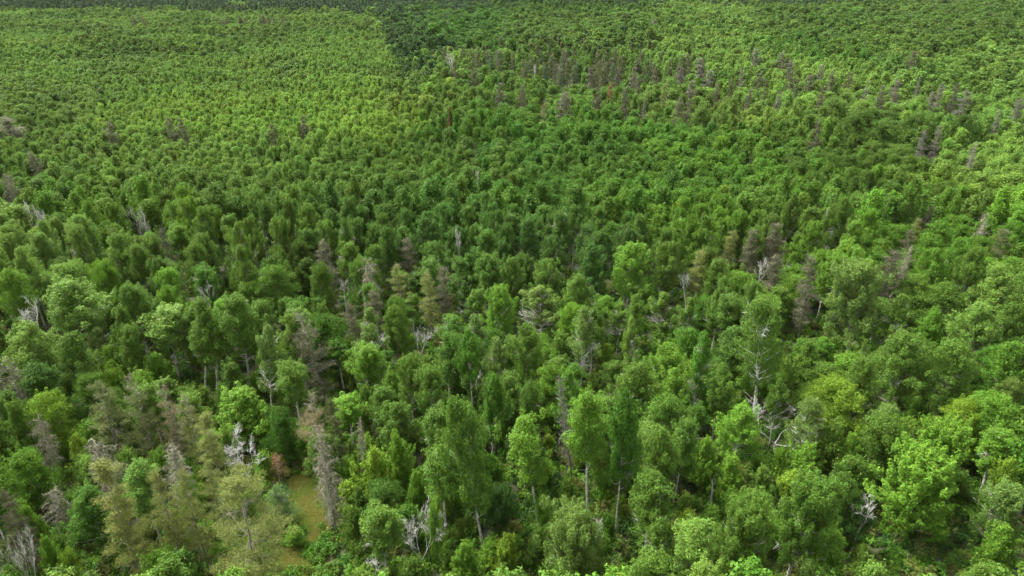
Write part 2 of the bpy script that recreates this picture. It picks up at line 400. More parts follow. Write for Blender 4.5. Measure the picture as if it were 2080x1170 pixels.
TINT = {'mid': (0.082, 0.156, 0.017), 'bright': (0.106, 0.218, 0.018), 'lime': (0.135, 0.24, 0.018), 'deep': (0.06, 0.144, 0.012),
 'cool': (0.066, 0.138, 0.016), 'pale': (0.11, 0.183, 0.032), 'yellow': (0.14, 0.235, 0.018), 'dark': (0.044, 0.1, 0.015), 'olive': (0.135, 0.162, 0.036),
 'darkolive': (0.078, 0.098, 0.026), 'brown': (0.088, 0.089, 0.043), 'rust': (0.2, 0.105, 0.04), 'green': (0.058, 0.115, 0.024), 'straw': (0.16, 0.14, 0.07),
 'light': (0.122, 0.216, 0.03), 'lightyel': (0.15, 0.248, 0.029), 'deepyel': (0.078, 0.168, 0.012), 'coolmid': (0.076, 0.15, 0.016), 'greydead': (0.14, 0.132, 0.098), 'greyg': (0.058, 0.104, 0.034)}
WORD = {'mid': 'mid green', 'bright': 'bright green', 'lime': 'lime green', 'deep': 'deep green', 'cool': 'bluish green', 'pale': 'pale green', 'yellow': 'yellow green',
 'dark': 'dark green', 'olive': 'olive', 'darkolive': 'dark olive', 'brown': 'brown', 'rust': 'rust coloured', 'green': 'green', 'straw': 'straw brown', 'light': 'light green',
 'lightyel': 'yellow green', 'deepyel': 'deep green', 'coolmid': 'bluish green', 'greydead': 'grey', 'greyg': 'grey green'}
SHAPE = {'AF': 'upright aspen', 'AH': 'tall bare-stemmed aspen', 'AB': 'broad aspen', 'AX': 'sparse aspen with bare twigs', 'MR': 'round maple', 'MS': 'bushy maple', 'MG': 'bushy maple', 'AG': 'broad aspen', 'SP': 'sapling',
 'PO': 'pine', 'PT': 'pine with dead top', 'PB': 'scraggy pine', 'PJ': 'open pine', 'PI': 'young pine', 'PR': 'rusty pine', 'DS': 'grey dead pine', 'DB': 'brown dead pine', 'DD': 'drooping dead pine',
 'BH': 'leafless tree', 'BT': 'leafless tree', 'BI': 'white birch', 'ST': 'broken snag'}

TREES = []     # every individual: dicts
def jit_tint(t, a=.10):
    c = TINT[t] if isinstance(t, str) else t
    b = math.exp(rnd.gauss(0, a)); h = rnd.gauss(0, a * .35)
    return (c[0] * b * (1 + h), c[1] * b, c[2] * b * (1 - h))
def put(key, x, y, H, W, tint, label=None, short=None, var=None, lean=None, hero=False, yvis=None):
    z = ground_z(x, y)
    px, pt, dep = project(x, y, z + H)
    _, pb, _ = project(x, y, z)
    t = dict(key=key, x=x, y=y, z=z, H=H, W=W, tint=tint, label=label, short=short, var=var, lean=lean, hero=hero,
             px=px, top=pt, base=pb, dep=dep, wpx=W * FPX / dep, yvis=yvis if yvis else pt + .42 * (pb - pt))
    TREES.append(t); return t
def hero(key, px, top, wpx, H, tint='mid', base=None, label=None, short=None, yvis=None, var=None):
    """place a tree so its top stands where the photo has it; `base`=(px,py) where the foot shows fixes its height too"""
    lean = None
    if base:
        x, y = at_z(base[0], base[1], 0)
        d = ray(px, top); t = y / d[1]; H = CAM_Z + d[2] * t; lean = math.atan2(d[0] * t - x, H)
    else: x, y = at_z(px, top, H)
    dep = project(x, y, H)[2]
    return put(key, x, y, H, wpx * dep / FPX, tint, label, short, var, lean, True, yvis)

# ---- landmark trees, front to back, read off the photograph
h = hero
# left foreground
h('MR', 93, 797, 100, 12, 'lime', label='rounded lime green maple near the left edge, above the drooping grey dead pine', short='rounded lime maple')
h('DD', 72, 847, 70, 14, 'brown', label='grey dead pine with drooping mop-like top near the left edge', short='mop-topped dead pine', yvis=935)
h('MR', 48, 912, 95, 11, 'bright')
h('MS', 150, 880, 60, 9, 'yellow')
h('PO', 195, 781, 90, 16, 'darkolive', label='dense dark olive pine right of the rounded lime maple', short='dense dark olive pine', yvis=905)
h('PT', 268, 763, 78, 17, 'darkolive', label='leaning pine with grey dead top and exposed trunk behind the dark olive pine', short='leaning grey-topped pine', yvis=920)
h('PT', 329, 788, 60, 15, 'straw', label='pine with a pale tan dead tip, between two grey pines in the left foreground', short='tan-tipped pine', yvis=880)
h('PT', 370, 805, 60, 15, 'olive', yvis=900)
h('PO', 417, 838, 90, 15, 'olive', label='olive pine with many dry boughs behind the bleached bare tree', short='olive pine behind the bleached tree', yvis=940)
h('DS', 345, 905, 80, 12, 'olive', yvis=970)
h('MS', 480, 795, 150, 11, 'bright', label='wide bright green maple behind the bleached bare tree', short='wide bright maple', yvis=880)
h('BH', 490, 879, 95, None, 'mid', base=(508, 1004), label='bleached white bare tree with forked upswept branches left of the grassy clearing', short='bleached forked bare tree', yvis=1000, var=0)
h('PR', 560, 928, 44, 4.6, 'rust', label='small rust-brown dying pine at the top of the grassy clearing', short='small rusty pine', yvis=980)
h('DS', 645, 866, 84, None, 'mid', base=(683, 1081), label='grey dead spruce-like pine with shaggy twigs leaning over the right of the grassy clearing', short='shaggy grey dead pine by the clearing', yvis=1075, var=0)
h('PT', 625, 797, 70, 15, 'straw', label='straw-topped olive pine just behind the shaggy grey dead pine', short='straw-topped pine', yvis=880)
h('PO', 676, 815, 60, 13, 'darkolive')
h('DD', 190, 903, 100, 14.5, 'brown', label='wide grey flat-topped dead pine above the biggest olive pine at lower left', short='flat-topped grey dead pine', yvis=948)
h('PO', 208, 945, 135, 19, 'olive', label='large shaggy olive pine below the flat-topped grey dead pine', short='large shaggy olive pine', yvis=1165, var=1)
h('PO', 322, 962, 85, 17, 'olive', label='olive pine, left of a close pair between the two big foreground pines', short='left pine of the olive pair', yvis=1120)
h('PO', 372, 957, 75, 17, 'olive', label='olive pine, right of a close pair between the two big foreground pines', short='right pine of the olive pair', yvis=1080)
h('PO', 421, 948, 60, 13, 'olive', yvis=1000)
h('PJ', 470, 988, 195, 19, 'olive', label='big open-crowned jack pine with pale spreading boughs at the bottom, left of the clearing', short='big open-crowned pine', yvis=1170)
h('DD', 105, 996, 75, 9, 'brown', label='dark grey twiggy dead pine near the left edge, below the bright maple', short='dark twiggy dead pine', yvis=1065)
h('BH', 25, 1062, 75, 15, 'mid', label='white dead tree with bare crooked limbs in the lower left corner', short='white dead tree in the corner', yvis=1170, var=1)
h('MS', 49, 1030, 60, 9, 'bright'); h('MS', 91, 1092, 60, 9, 'bright'); h('SP', 133, 1130, 56, 7, 'yellow')
h('PO', 12, 1004, 60, 14, 'brown')
h('PI', 560, 990, 72, 7, 'green', label='small green young pine at the left rim of the grassy clearing', short='green young pine by the clearing', yvis=1060)
h('SP', 596, 1078, 50, 3.0, 'bright', label='bright low bushy sapling growing in the grassy clearing', short='low bush in the clearing', yvis=1130)
# middle foreground
h('MS', 753, 909, 95, 11, 'yellow', label='yellow green maple with orange shoot tips right of the shaggy grey dead pine', short='orange-tipped maple')
h('MS', 806, 879, 80, 12, 'bright'); h('MS', 841, 955, 62, 9, 'bright'); h('MS', 725, 985, 60, 7, 'mid'); h('MR', 770, 985, 80, 8, 'cool')
h('BH', 846, 1033, 80, 11, 'mid', label='pale many-twigged dead tree at the bottom, left of the tall split-trunk aspen', short='many-twigged dead tree', yvis=1130, var=2)
h('SP', 880, 1030, 50, 10, 'bright')
h('AB', 918, 802, 130, None, 'coolmid', base=(981, 1106), label='tall broad aspen with pale trunk showing below, left of the bright-crowned aspen', short='tall broad aspen', yvis=1098, var=0)
h('AF', 995, 760, 70, 18, 'deep', label='narrow deep green aspen column between two tall pale-trunked aspens', short='narrow deep green column')
h('AF', 956, 664, 70, 19, 'deep', label='dark narrow deep green tree standing above the tall broad aspen', short='dark narrow tree')
h('AH', 1061, 836, 100, None, 'bright', base=(1097, 1081), label='bright-crowned aspen on a stout leaning pale trunk, centre foreground', short='bright-crowned aspen on a leaning trunk', yvis=1075, var=0)
h('DB', 1136, 758, 62, None, 'brown', base=(1163, 985), label='brown dead pine with tangled dry branches beside a slim pale-stemmed aspen', short='tangled brown dead pine', yvis=960)
h('AH', 1191, 790, 95, None, 'bright', base=(1194, 1044), label='aspen with slim straight pale trunk right of the tangled brown dead pine', short='straight slim-trunked aspen', yvis=1038, var=1)
h('AF', 1272, 786, 88, None, 'deep', base=(1250, 1080), label='deep green aspen with narrow crown right of the straight slim-trunked aspen', short='deep green narrow aspen', yvis=1030, var=2)
h('AG', 1163, 1034, 165, 15, 'pale', label='pale silvery green broad aspen in front of the slim-trunked aspen', short='pale silvery aspen', yvis=1165, var=1)
h('BT', 1196, 1036, 60, None, 'mid', base=(1258, 1165), label='grey leaning leafless tree at the bottom right of the pale silvery aspen', short='leaning leafless tree', yvis=1160)
h('AF', 1356, 865, 85, 16, 'mid'); h('AF', 1330, 960, 100, 15, 'mid'); h('AX', 1345, 1045, 90, 14, 'mid')
h('MS', 1026, 1082, 80, 9, 'yellow', label='yellow-tipped maple at the bottom in front of the leaning pale trunk', short='yellow-tipped maple')
h('MS', 949, 1102, 85, 9, 'bright'); h('SP', 1105, 1010, 50, 8, 'bright'); h('AF', 1075, 770, 60, 17, 'cool'); h('MR', 1010, 985, 75, 8, 'dark')
h('DS', 728, 853, 40, 12, 'mid', label='small grey snag left of the bright maple with pale forked limbs', short='small grey snag', yvis=920)
h('BT', 762, 1136, 40, 5, 'mid')
# right foreground
h('BI', 1546, 597, 118, None, 'mid', base=(1531, 862), label='tallest white-trunked birch with an airy green crown', short='tall white birch', yvis=858, var=0)
h('BH', 1604, 824, 150, None, 'mid', base=(1570, 927), label='white bare birch with forked stems below the tall white birch', short='white forked bare birch', yvis=922, var=3)
h('BI', 1655, 810, 90, None, 'pale', base=(1606, 970), label='leaning white birch with thin crown right of the white forked bare birch', short='leaning white birch', yvis=962, var=1)
h('ST', 1448, 973, 18, None, 'mid', base=(1443, 1040), label='brown broken trunk stub standing among bright maples', short='brown broken stub', yvis=1036)
h('MR', 1709, 772, 115, 13, 'yellow', label='yellow green rounded maple right of the tall white birch', short='yellow rounded maple')
h('MR', 1800, 857, 110, 12, 'mid', label='compact round maple between the yellow maple and the huge bright maple', short='compact round maple')
h('MR', 1805, 822, 90, 12, 'pale'); h('MS', 1690, 860, 90, 11, 'mid'); h('MS', 1640, 905, 100, 9, 'bright'); h('MS', 1740, 885, 80, 9, 'bright')
h('MG', 1885, 930, 225, 14, 'bright', label='huge spreading bright maple with spiky shoots near the lower right corner', short='huge spiky bright maple', yvis=1165)
h('MG', 1925, 872, 180, 14, 'bright', label='wide bright maple crown rising behind the huge spiky bright maple', short='wide maple behind the spiky one', yvis=930)
h('AB', 1846, 676, 118, 17, 'mid', label='large mid green aspen, left of a twin pair at the right', short='left twin aspen', yvis=850, var=2)
h('AB', 1948, 700, 120, 17, 'mid', label='large mid green aspen, right of a twin pair at the right', short='right twin aspen', yvis=850, var=3)
h('MR', 2021, 804, 110, 13, 'bright'); h('MR', 1965, 812, 80, 12, 'yellow'); h('MS', 2050, 930, 90, 11, 'yellow', label='maple with orange yellow tips by the right edge', short='orange-tipped maple at the edge')
h('AB', 2060, 985, 110, 13, 'pale'); h('MS', 2040, 1070, 110, 10, 'bright'); h('MR', 2060, 770, 70, 12, 'pale')
h('AG', 1646, 982, 175, 16, 'coolmid', label='big bluish green willowy aspen at the bottom, left of the huge spiky maple', short='big willowy aspen', yvis=1165, var=4)
h('AG', 1527, 1022, 160, 15, 'mid', label='broad green aspen at the bottom, below the brown broken stub', short='broad bottom aspen', yvis=1165, var=0)
h('MR', 1712, 968, 80, 12, 'cool'); h('MR', 1740, 1020, 80, 9, 'dark'); h('BT', 1764, 1000, 40, 11, 'mid'); h('SP', 1640, 1150, 60, 8, 'pale')
h('MS', 1440, 890, 80, 10, 'bright'); h('MS', 1490, 930, 80, 9, 'bright'); h('AF', 1390, 850, 70, 15, 'cool'); h('MS', 1560, 950, 80, 8, 'mid')
h('AF', 1490, 660, 80, 15, 'cool'); h('AF', 1470, 740, 80, 15, 'mid'); h('AX', 1590, 770, 60, 13, 'mid'); h('MS', 1640, 690, 90, 13, 'mid'); h('MR', 1680, 735, 90, 11, 'mid')
# middle distance left
h('MR', 554, 533, 88, 15, 'mid', label='domed maple crown with grey limbs showing, left of the paired smaller dome', short='domed maple'); h('MR', 641, 534, 62, 14, 'mid')
h('MR', 133, 540, 98, 15, 'light', label='broad light green dome near the left edge, beside a brighter small dome', short='broad light dome'); h('MR', 203, 534, 62, 15, 'bright', label='small brighter dome right of the broad light dome', short='small bright dome')
h('AH', 340, 622, 105, None, 'light', base=(361, 765), label='flat-crowned light green tree on a thick dark trunk at left', short='thick dark trunked tree', yvis=760, var=2)
h('AB', 406, 606, 95, 18, 'mid', yvis=720); h('AB', 474, 598, 125, 18, 'mid', label='massive rounded mid green crown right of the thick dark trunked tree', short='massive rounded crown', yvis=700)
h('AH', 420, 650, 70, None, 'mid', base=(417, 790), yvis=785); h('AH', 440, 655, 60, None, 'mid', base=(440, 792), yvis=788)
h('AX', 541, 655, 85, None, 'pale', base=(553, 840), label='sparse aspen with white bare twigs, left of the shaggy brown-topped pine', short='sparse white-twigged aspen', yvis=835, var=0)
h('PT', 605, 632, 78, None, 'brown', base=(667, 833), label='tall leaning brown-topped pine with long bare trunk', short='tall leaning brown-topped pine', yvis=830, var=1)
h('PB', 660, 485, 52, 16, 'brown', label='shaggy brown pine rising above the domes left of centre', short='shaggy brown pine left of centre', yvis=555)
h('BT', 49, 598, 40, 18, 'mid', label='pale fan-shaped bare treetop near the left edge', short='fan-shaped bare top', yvis=640)
h('AX', 196, 665, 75, None, 'pale', base=(202, 765), label='pale aspen with white dead top near the left edge', short='white-topped pale aspen', yvis=750)
h('DD', 14, 728, 80, 14, 'brown', label='grey dead twiggy crown cut by the left edge', short='grey dead crown at the left edge', yvis=790)
h('MS', 315, 716, 70, 9, 'bright', label='small bright maple below the thick dark trunk', short='small bright maple'); h('BT', 418, 563, 36, 14, 'mid', yvis=605)
h('AB', 130, 575, 150, 17, 'light', yvis=690); h('AB', 40, 655, 130, 17, 'light'); h('AF', 130, 680, 80, 16, 'mid'); h('AF', 250, 665, 60, 14, 'mid')
# middle distance centre
h('PB', 869, 553, 50, 15, 'olive', label='olive brown pine, left of two standing together at centre', short='left centre pine', yvis=650); h('PB', 901, 543, 52, 15, 'brown', label='brown pine, right of two standing together at centre', short='right centre pine', yvis=640)
h('PB', 830, 484, 50, 14, 'brown', label='brown pine in front of the bluish aspen stand', short='brown pine before the stand', yvis=540); h('PB', 806, 537, 44, 14, 'olive'); h('PB', 757, 590, 50, 13, 'brown', yvis=630)
h('PB', 707, 612, 45, 13, 'brown', label='narrow brown pine above the bright maple with pale forked limbs', short='narrow brown pine', yvis=690); h('DD', 742, 528, 62, 15, 'brown', label='grey dead pine with drooping umbrella top left of centre', short='umbrella-topped dead pine', yvis=565)
h('BT', 697, 566, 34, None, 'mid', base=(704, 640), label='white crooked snag below the umbrella-topped dead pine', short='white crooked snag', yvis=625)
h('AX', 1097, 582, 95, None, 'pale', base=(1101, 700), label='pale aspen with white limbs spread like a fan, centre', short='fan-limbed pale aspen', yvis=680, var=1)
h('BH', 848, 662, 64, None, 'mid', base=(848, 745), label='white leafless tree standing between green crowns at centre', short='white leafless tree', yvis=730, var=4)
h('AX', 753, 623, 85, 15, 'pale', label='pale aspen with dead lower twigs left of the white leafless tree', short='pale aspen with dead twigs', yvis=700)
h('AX', 1188, 624, 78, 17, 'pale', label='sparse pale aspen with white stem right of the fan-limbed aspen', short='sparse white-stemmed aspen', yvis=720, var=2); h('AX', 1350, 592, 75, None, 'mid', base=(1340, 705), label='aspen with white lower trunk right of the round centre dome', short='white lower-trunked aspen', yvis=698, var=3)
h('AH', 1300, 597, 48, 16, 'mid', yvis=650); h('AX', 1286, 645, 55, 16, 'light', yvis=720)
h('AB', 1282, 494, 105, 17, 'bright', label='big round bright green dome right of the bluish aspen stand', short='big round bright dome', yvis=600); h('AB', 1356, 487, 90, 17, 'mid', yvis=570)
h('AB', 988, 519, 85, 15, 'coolmid'); h('AB', 1033, 527, 70, 15, 'mid'); h('AB', 1117, 533, 85, 15, 'mid'); h('AB', 1174, 557, 90, 15, 'coolmid')
h('AB', 750, 703, 105, None, 'bright', base=(742, 830), label='bright green maple-like tree with pale forked limbs below its crown', short='bright tree with pale forked limbs', yvis=785); h('AB', 830, 725, 85, 15, 'mid'); h('AB', 872, 746, 90, 15, 'mid'); h('AB', 1068, 655, 90, 17, 'mid'); h('AX', 1009, 684, 80, 15, 'pale'); h('AX', 965, 640, 80, 17, 'pale'); h('AF', 905, 680, 70, 16, 'cool')
# middle distance right
h('PB', 1419, 505, 52, 16, 'olive', label='olive brown pine with a white dead limb, right of the big round dome', short='pine with white limb', yvis=580); h('BT', 1408, 550, 40, 12, 'mid')
h('PB', 1482, 465, 45, 15, 'olive'); h('PB', 1534, 466, 55, 16, 'brown', label='brown pine, middle of a clump of three right of centre', short='middle pine of the clump', yvis=540); h('PB', 1583, 454, 55, 16, 'brown', label='brown pine, rightmost and highest of a clump of three right of centre', short='highest pine of the clump', yvis=510); h('PB', 1578, 515, 55, 15, 'brown', yvis=580)
h('BT', 1552, 511, 34, 14, 'mid', yvis=550)
h('PB', 1650, 518, 55, None, 'brown', base=(1622, 690), label='tall brown pine with long bare leaning trunk left of the willowy pale aspen', short='long-trunked brown pine', yvis=680); h('PB', 1820, 508, 62, 17, 'brown', label='grey brown pine right of the willowy pale aspen', short='grey brown pine', yvis=595); h('DS', 1848, 498, 42, 17, 'brown', yvis=560)
h('AG', 1733, 537, 155, None, 'pale', base=(1722, 725), label='very wide willowy pale aspen on a grey trunk right of the long-trunked pine', short='wide willowy pale aspen', yvis=715, var=4)
h('AX', 1835, 598, 95, 16, 'mid', yvis=680); h('AB', 2046, 543, 120, 17, 'light', label='tall light green aspen at the right edge', short='light aspen at the right edge'); h('AB', 2000, 620, 110, 16, 'light'); h('MR', 1930, 575, 90, 14, 'mid'); h('MR', 1870, 560, 80, 13, 'mid')
h('PB', 1888, 415, 30, 14, 'brown', label='brown pine among yellow green maples at right', short='brown pine among maples', yvis=470); h('PB', 1862, 440, 35, 14, 'olive'); h('PB', 2046, 466, 60, 15, 'darkolive', label='dark olive pine near the right edge', short='dark olive pine at the right', yvis=510); h('DS', 2003, 432, 50, 15, 'brown', label='grey dead pine left of the dark olive pine at right', short='grey dead pine at the right', yvis=470)
h('PB', 1849, 470, 36, 15, 'brown')
# far landmarks
for px, py, w, k, t, lab, sh in (
 (342, 233, 22, 'DB', 'brown', 'brown pine, left of a far pair over the yellow green canopy', 'left pine of the far pair'),
 (366, 236, 24, 'DB', 'brown', 'brown pine, right of a far pair over the yellow green canopy', 'right pine of the far pair'),
 (220, 244, 30, 'PB', 'brown', 'far brown pine crown left of the far dead pair', 'far brown crown'),
 (553, 249, 24, 'PB', 'darkolive', 'far dark pine alone in the yellow green aspens', 'far lone dark pine'), (613, 234, 26, 'DB', 'brown', 'far brown pine right of the lone dark pine', 'far right brown pine'),
 (68, 308, 30, 'DB', 'brown', 'brown pine near the left edge below the large dark crown', 'left edge brown pine'), (14, 236, 58, 'PB', 'brown', 'large dark brown pine crown at the left edge', 'large dark crown at the left'),
 (8, 354, 34, 'DD', 'brown', 'grey brown dead crown cut by the left edge', 'grey brown left crown'), (911, 219, 11, 'PI', 'rust', 'narrow rust red dead pine above the central aspens', 'narrow red pine'),
 (1103, 203, 16, 'DB', 'straw', 'straw coloured dead pine right of the narrow red pine', 'straw dead pine'), (1148, 188, 34, 'DS', 'brown', 'wide grey dead pine above the central aspens', 'wide grey far pine'),
 (1215, 181, 24, 'DB', 'brown', 'dark brown dead pine right of the wide grey far pine', 'dark far pine'), (1240, 166, 14, 'PB', 'rust', 'thin reddish pine right of the dark far pine', 'thin reddish pine'),
 (1014, 165, 24, 'DB', 'brown', 'brown far pine left of a second by dark aspens', 'brown far pine'), (1062, 169, 22, 'DB', 'brown', 'brown far pine left of the straw dead pine', 'second brown far pine'),
 (1268, 184, 22, 'DB', 'brown', 'brown pine right of the thin reddish pine', 'right brown far pine'), (1965, 178, 26, 'DS', 'brown', 'tall grey dead pine far off near the right edge', 'far grey pine at right'),
 (912, 108, 14, 'BT', 'mid', 'white dead tree left of the far brown pine stand', 'far white dead tree'), (1085, 122, 8, 'BT', 'mid', 'small white dead tree before the far brown pine stand', 'small far white tree'),
 (55, 405, 36, 'BH', 'mid', 'pale bare bush-like tree near the left edge before the dark gap', 'pale bare tree at left'), (280, 408, 26, 'BH', 'mid', 'pale bare tree behind the deep green patch at left', 'pale bare tree behind the patch'),
 (972, 335, 8, 'BT', 'mid', 'white dead stem standing in the central aspens', 'white stem at centre'), (930, 455, 10, 'BT', 'mid', None, None),
 (335, 465, 26, 'PB', 'brown', 'brown dead pine low in the deep green patch', 'brown pine in the patch')):
    h({'DB': 'PB', 'DS': 'PB'}.get(k, k), px, py, w * 1.3, (20 if px > 850 and py < 260 else 17) if k != 'PI' else 17, 'greydead' if k == 'DS' else t, label=lab, short=sh)
for px, py, k, t in ((1290, 128, 'DB', 'brown'), (1335, 135, 'DB', 'brown'), (1385, 130, 'DB', 'brown'), (1405, 165, 'DB', 'brown'), (1425, 112, 'DS', 'brown'), (1445, 140, 'DS', 'brown'), (1460, 170, 'PB', 'brown'), (1485, 165, 'PB', 'darkolive'),
 (1540, 97, 'DS', 'brown'), (1545, 150, 'PB', 'brown'), (1555, 165, 'PB', 'darkolive'), (1590, 108, 'DS', 'brown'), (1612, 122, 'DS', 'brown'), (1608, 150, 'PB', 'brown'), (1620, 165, 'PB', 'darkolive'), (1648, 155, 'DB', 'brown'), (1668, 135, 'DS', 'brown'),
 (1670, 180, 'DB', 'brown'), (1690, 148, 'PB', 'brown'), (1725, 150, 'DB', 'brown'), (1763, 163, 'DB', 'brown'), (1825, 160, 'DS', 'brown'), (1870, 155, 'DB', 'brown'), (1900, 182, 'DS', 'brown'), (1915, 165, 'DB', 'brown'), (1945, 165, 'PB', 'brown'),
 (2010, 30, 'DB', 'brown'), (2035, 218, 'DB', 'brown'), (2075, 195, 'DB', 'brown'), (1912, 250, 'DS', 'brown'), (1880, 262, 'DS', 'brown'), (1667, 250, 'DB', 'brown'), (1980, 285, 'DS', 'brown'), (2050, 30, 'PB', 'brown'), (1848, 28, 'DB', 'brown'), (1915, 30, 'DS', 'brown'),
 (1300, 150, 'PB', 'brown'), (1255, 130, 'PB', 'brown'), (1200, 130, 'DB', 'brown'), (1330, 40, 'DS', 'brown'), (1290, 50, 'DB', 'brown'), (925, 125, 'DB', 'brown'), (960, 140, 'PB', 'brown'), (900, 95, 'PB', 'darkolive'), (850, 45, 'PB', 'greyg'), (910, 42, 'DB', 'brown'),
 (1350, 175, 'PB', 'olive'), (1310, 205, 'DB', 'brown'), (1385, 205, 'DB', 'brown'), (1400, 188, 'PB', 'brown'), (1510, 140, 'DB', 'brown'), (1520, 185, 'PB', 'brown'), (1580, 190, 'DB', 'brown'), (1795, 175, 'PB', 'brown'), (1855, 110, 'DB', 'brown'), (1930, 60, 'PB', 'brown')):
    k2 = {'DB': 'PB', 'DS': 'PB'}.get(k, k) if rnd.random() < .8 else k
    h(k2, px, py, rnd.uniform(22, 34), rnd.uniform(17.5, 21), 'greydead' if k == 'DS' or (k == 'DB' and rnd.random() < .3) else t)
# dense far pine stand right of centre, and dark pine clusters far left
STAND = []
STAND_REST = []
for i in range(480):
    px = 870 + 570 * rnd.random(); py = 68 + 72 * rnd.random() + (px - 1140) * .03
    e = ((px - 1150) / 290) ** 2 + ((py - 103 - (px - 1140) * .04) / 36) ** 2
    if e > 1 or rnd.random() < .25 + e * .7: continue
    H = rnd.uniform(14.5, 18.5); x, y = at_z(px, py, H)
    if any((x - a) ** 2 + (y - b) ** 2 < 16 for a, b in STAND): continue
    STAND.append((x, y)); W = rnd.uniform(5, 6.6); tn = rnd.choice(('darkolive', 'brown', 'darkolive', 'greyg', 'darkolive'))
    if py > 98 and len(STAND) - len(STAND_REST) < 150: put('PB', x, y, H, W, tn, label='dull brown olive pine packed in the far pine stand right of centre', hero=True)
    else: STAND_REST.append((x, y, ground_z(x, y), H, W, tn))
for cx, cy, n, sp in ((282, 38, 5, 16), (460, 42, 5, 14), (555, 40, 9, 26), (490, 44, 3, 14)):
    for i in range(n):
        x, y = at_z(cx + rnd.uniform(-sp, sp), cy + rnd.uniform(-5, 6), 16)
        put('PB', x, y, rnd.uniform(17, 20), 6.5, 'darkolive', label='dark pine in a cluster among light green crowns at far left', hero=True)

# ------------------------------------------------------------------ the stands: leaf tint and maple share, patch by patch (read off the photograph, anchored in the world)
BLOBS = [(80, 100, 250, 60, 'light', .45), (300, 50, 300, 45, 'light', .5), (620, 45, 150, 30, 'light', .6), (450, 140, 350, 50, 'light', .25), (100, 200, 140, 50, 'light', .7), (300, 100, 200, 20, 'mid', .8),
 (500, 210, 250, 50, 'lightyel', .1), (700, 200, 160, 60, 'lightyel', .04), (650, 100, 140, 50, 'light', .25), (835, 90, 40, 60, 'dark', .8), (250, 290, 250, 50, 'light', .15), (520, 290, 200, 40, 'light', .05), (60, 330, 120, 60, 'mid', .2),
 (320, 360, 250, 45, 'coolmid', .03), (260, 430, 170, 45, 'deepyel', .0), (600, 345, 250, 50, 'mid', .03), (700, 420, 250, 60, 'cool', .0), (980, 470, 300, 55, 'cool', 0), (900, 320, 200, 60, 'mid', .04), (1100, 270, 250, 45, 'deep', .05),
 (1250, 360, 300, 60, 'deep', .03), (1500, 330, 250, 50, 'deepyel', .15), (1750, 300, 200, 60, 'mid', .65), (2010, 310, 120, 80, 'light', .35), (1700, 420, 220, 60, 'mid', .3), (1930, 420, 160, 60, 'bright', .6), (1800, 480, 200, 50, 'bright', .6),
 (1140, 18, 150, 14, 'cool', .02), (1380, 28, 120, 14, 'light', .02), (930, 50, 110, 30, 'deep', .9), (1180, 55, 200, 22, 'mid', .9), (1460, 88, 130, 40, 'light', .15), (1800, 60, 250, 45, 'mid', .85), (2000, 140, 150, 50, 'light', .6),
 (1650, 90, 130, 22, 'deep', .1), (1600, 190, 300, 40, 'light', .5), (1250, 170, 250, 40, 'mid', .3), (950, 180, 120, 40, 'mid', .3), (780, 150, 60, 50, 'light', .3), (30, 480, 150, 60, 'light', .2), (450, 500, 250, 40, 'mid', .1), (700, 480, 200, 40, 'coolmid', .05), (1450, 430, 150, 40, 'deepyel', .1)]
NEAR_T = ['mid', 'mid', 'coolmid', 'mid', 'bright', 'deep', 'light', 'coolmid', 'mid', 'bright', 'mid', 'deep']
from mathutils import noise as mnoise
def sn(x, y, s, k=0.):
    """smooth noise in 0..1 over the land, features about s metres wide"""
    return min(1, max(0, .5 + .75 * mnoise.noise(Vector((x / s, y / s, k)))))
def edge_x(py): return 760 + 90 * min(1, max(0, (py - 20) / 90)) + max(0, py - 110) * .45 + 26 * math.sin(py * .21) + 14 * math.sin(py * .083 + 1)      # old edge between the young aspens (left) and the taller mixed wood
def stand(px, py, x, y):
    if py > 545: return rnd.choice(NEAR_T), (.25 if px < 1400 else .4)
    best, bw = None, -1
    for b in BLOBS:
        w = math.exp(-((px - b[0]) / b[2]) ** 2 - ((py - b[1]) / b[3]) ** 2) * rnd.uniform(.12, 1.)
        if w > bw: bw, best = w, b
    tint, pm = (best[4], best[5]) if bw > .02 else ('mid', .4)
    ex = edge_x(py) + rnd.gauss(0, 14)
    if py < 125 and ex < px < ex + 30 + py * .35 and rnd.random() < .85: tint, pm = 'dark', .8     # dark belt along the old edge
    c = TINT[tint]; v = .80 + .40 * sn(x, y, 38, 3.) if px > edge_x(py) else .9 + .2 * sn(x, y, 50, 3.); hs = .92 + .16 * sn(x, y, 60, 9.)
    dist = min(1., max(0., (y - 250) / 300))
    if sn(x, y, 30 + 25 * dist, 17.) < pm:                       # maple clumps, tinted darker than the aspens around them
        pm = .93; v *= .84 if px > edge_x(py) else .74
    else: pm = .04
    return (c[0] * v * hs, c[1] * v, c[2] * v), pm
def stand_height(px, py, x, y):
    """young stand on the left stays low; the wood right of the edge is taller and rougher"""
    if py > 330: return .9 + .2 * sn(x, y, 18, 5.)
    if px < edge_x(py): return .72 + .2 * sn(x, y, 24, 5.) + .14 * sn(x, y, 70, 2.)
    return (.80 + .34 * sn(x, y, 20, 5.) + .22 * sn(x, y, 70, 2.)) if py < 270 else .86 + .24 * sn(x, y, 20, 5.)
GRID = {}
def near_trees(x, y, r):
    cx, cy, k = int(x // 8), int(y // 8), int(r // 8) + 1
    for i in range(cx - k, cx + k + 1):
        for j in range(cy - k, cy + k + 1):
            for t in GRID.get((i, j), ()): yield t
def reg(x, y, W, H=99): GRID.setdefault((int(x // 8), int(y // 8)), []).append((x, y, W, H))
for t in TREES: reg(t['x'], t['y'], t['W'], t['H'])
HEROES = [t for t in TREES if t['hero']]
CLEAR = [(578, 965, 662, 1078, 66.), (560, 1085, 660, 1168, 61.)]     # the grassy clearing stays in sight
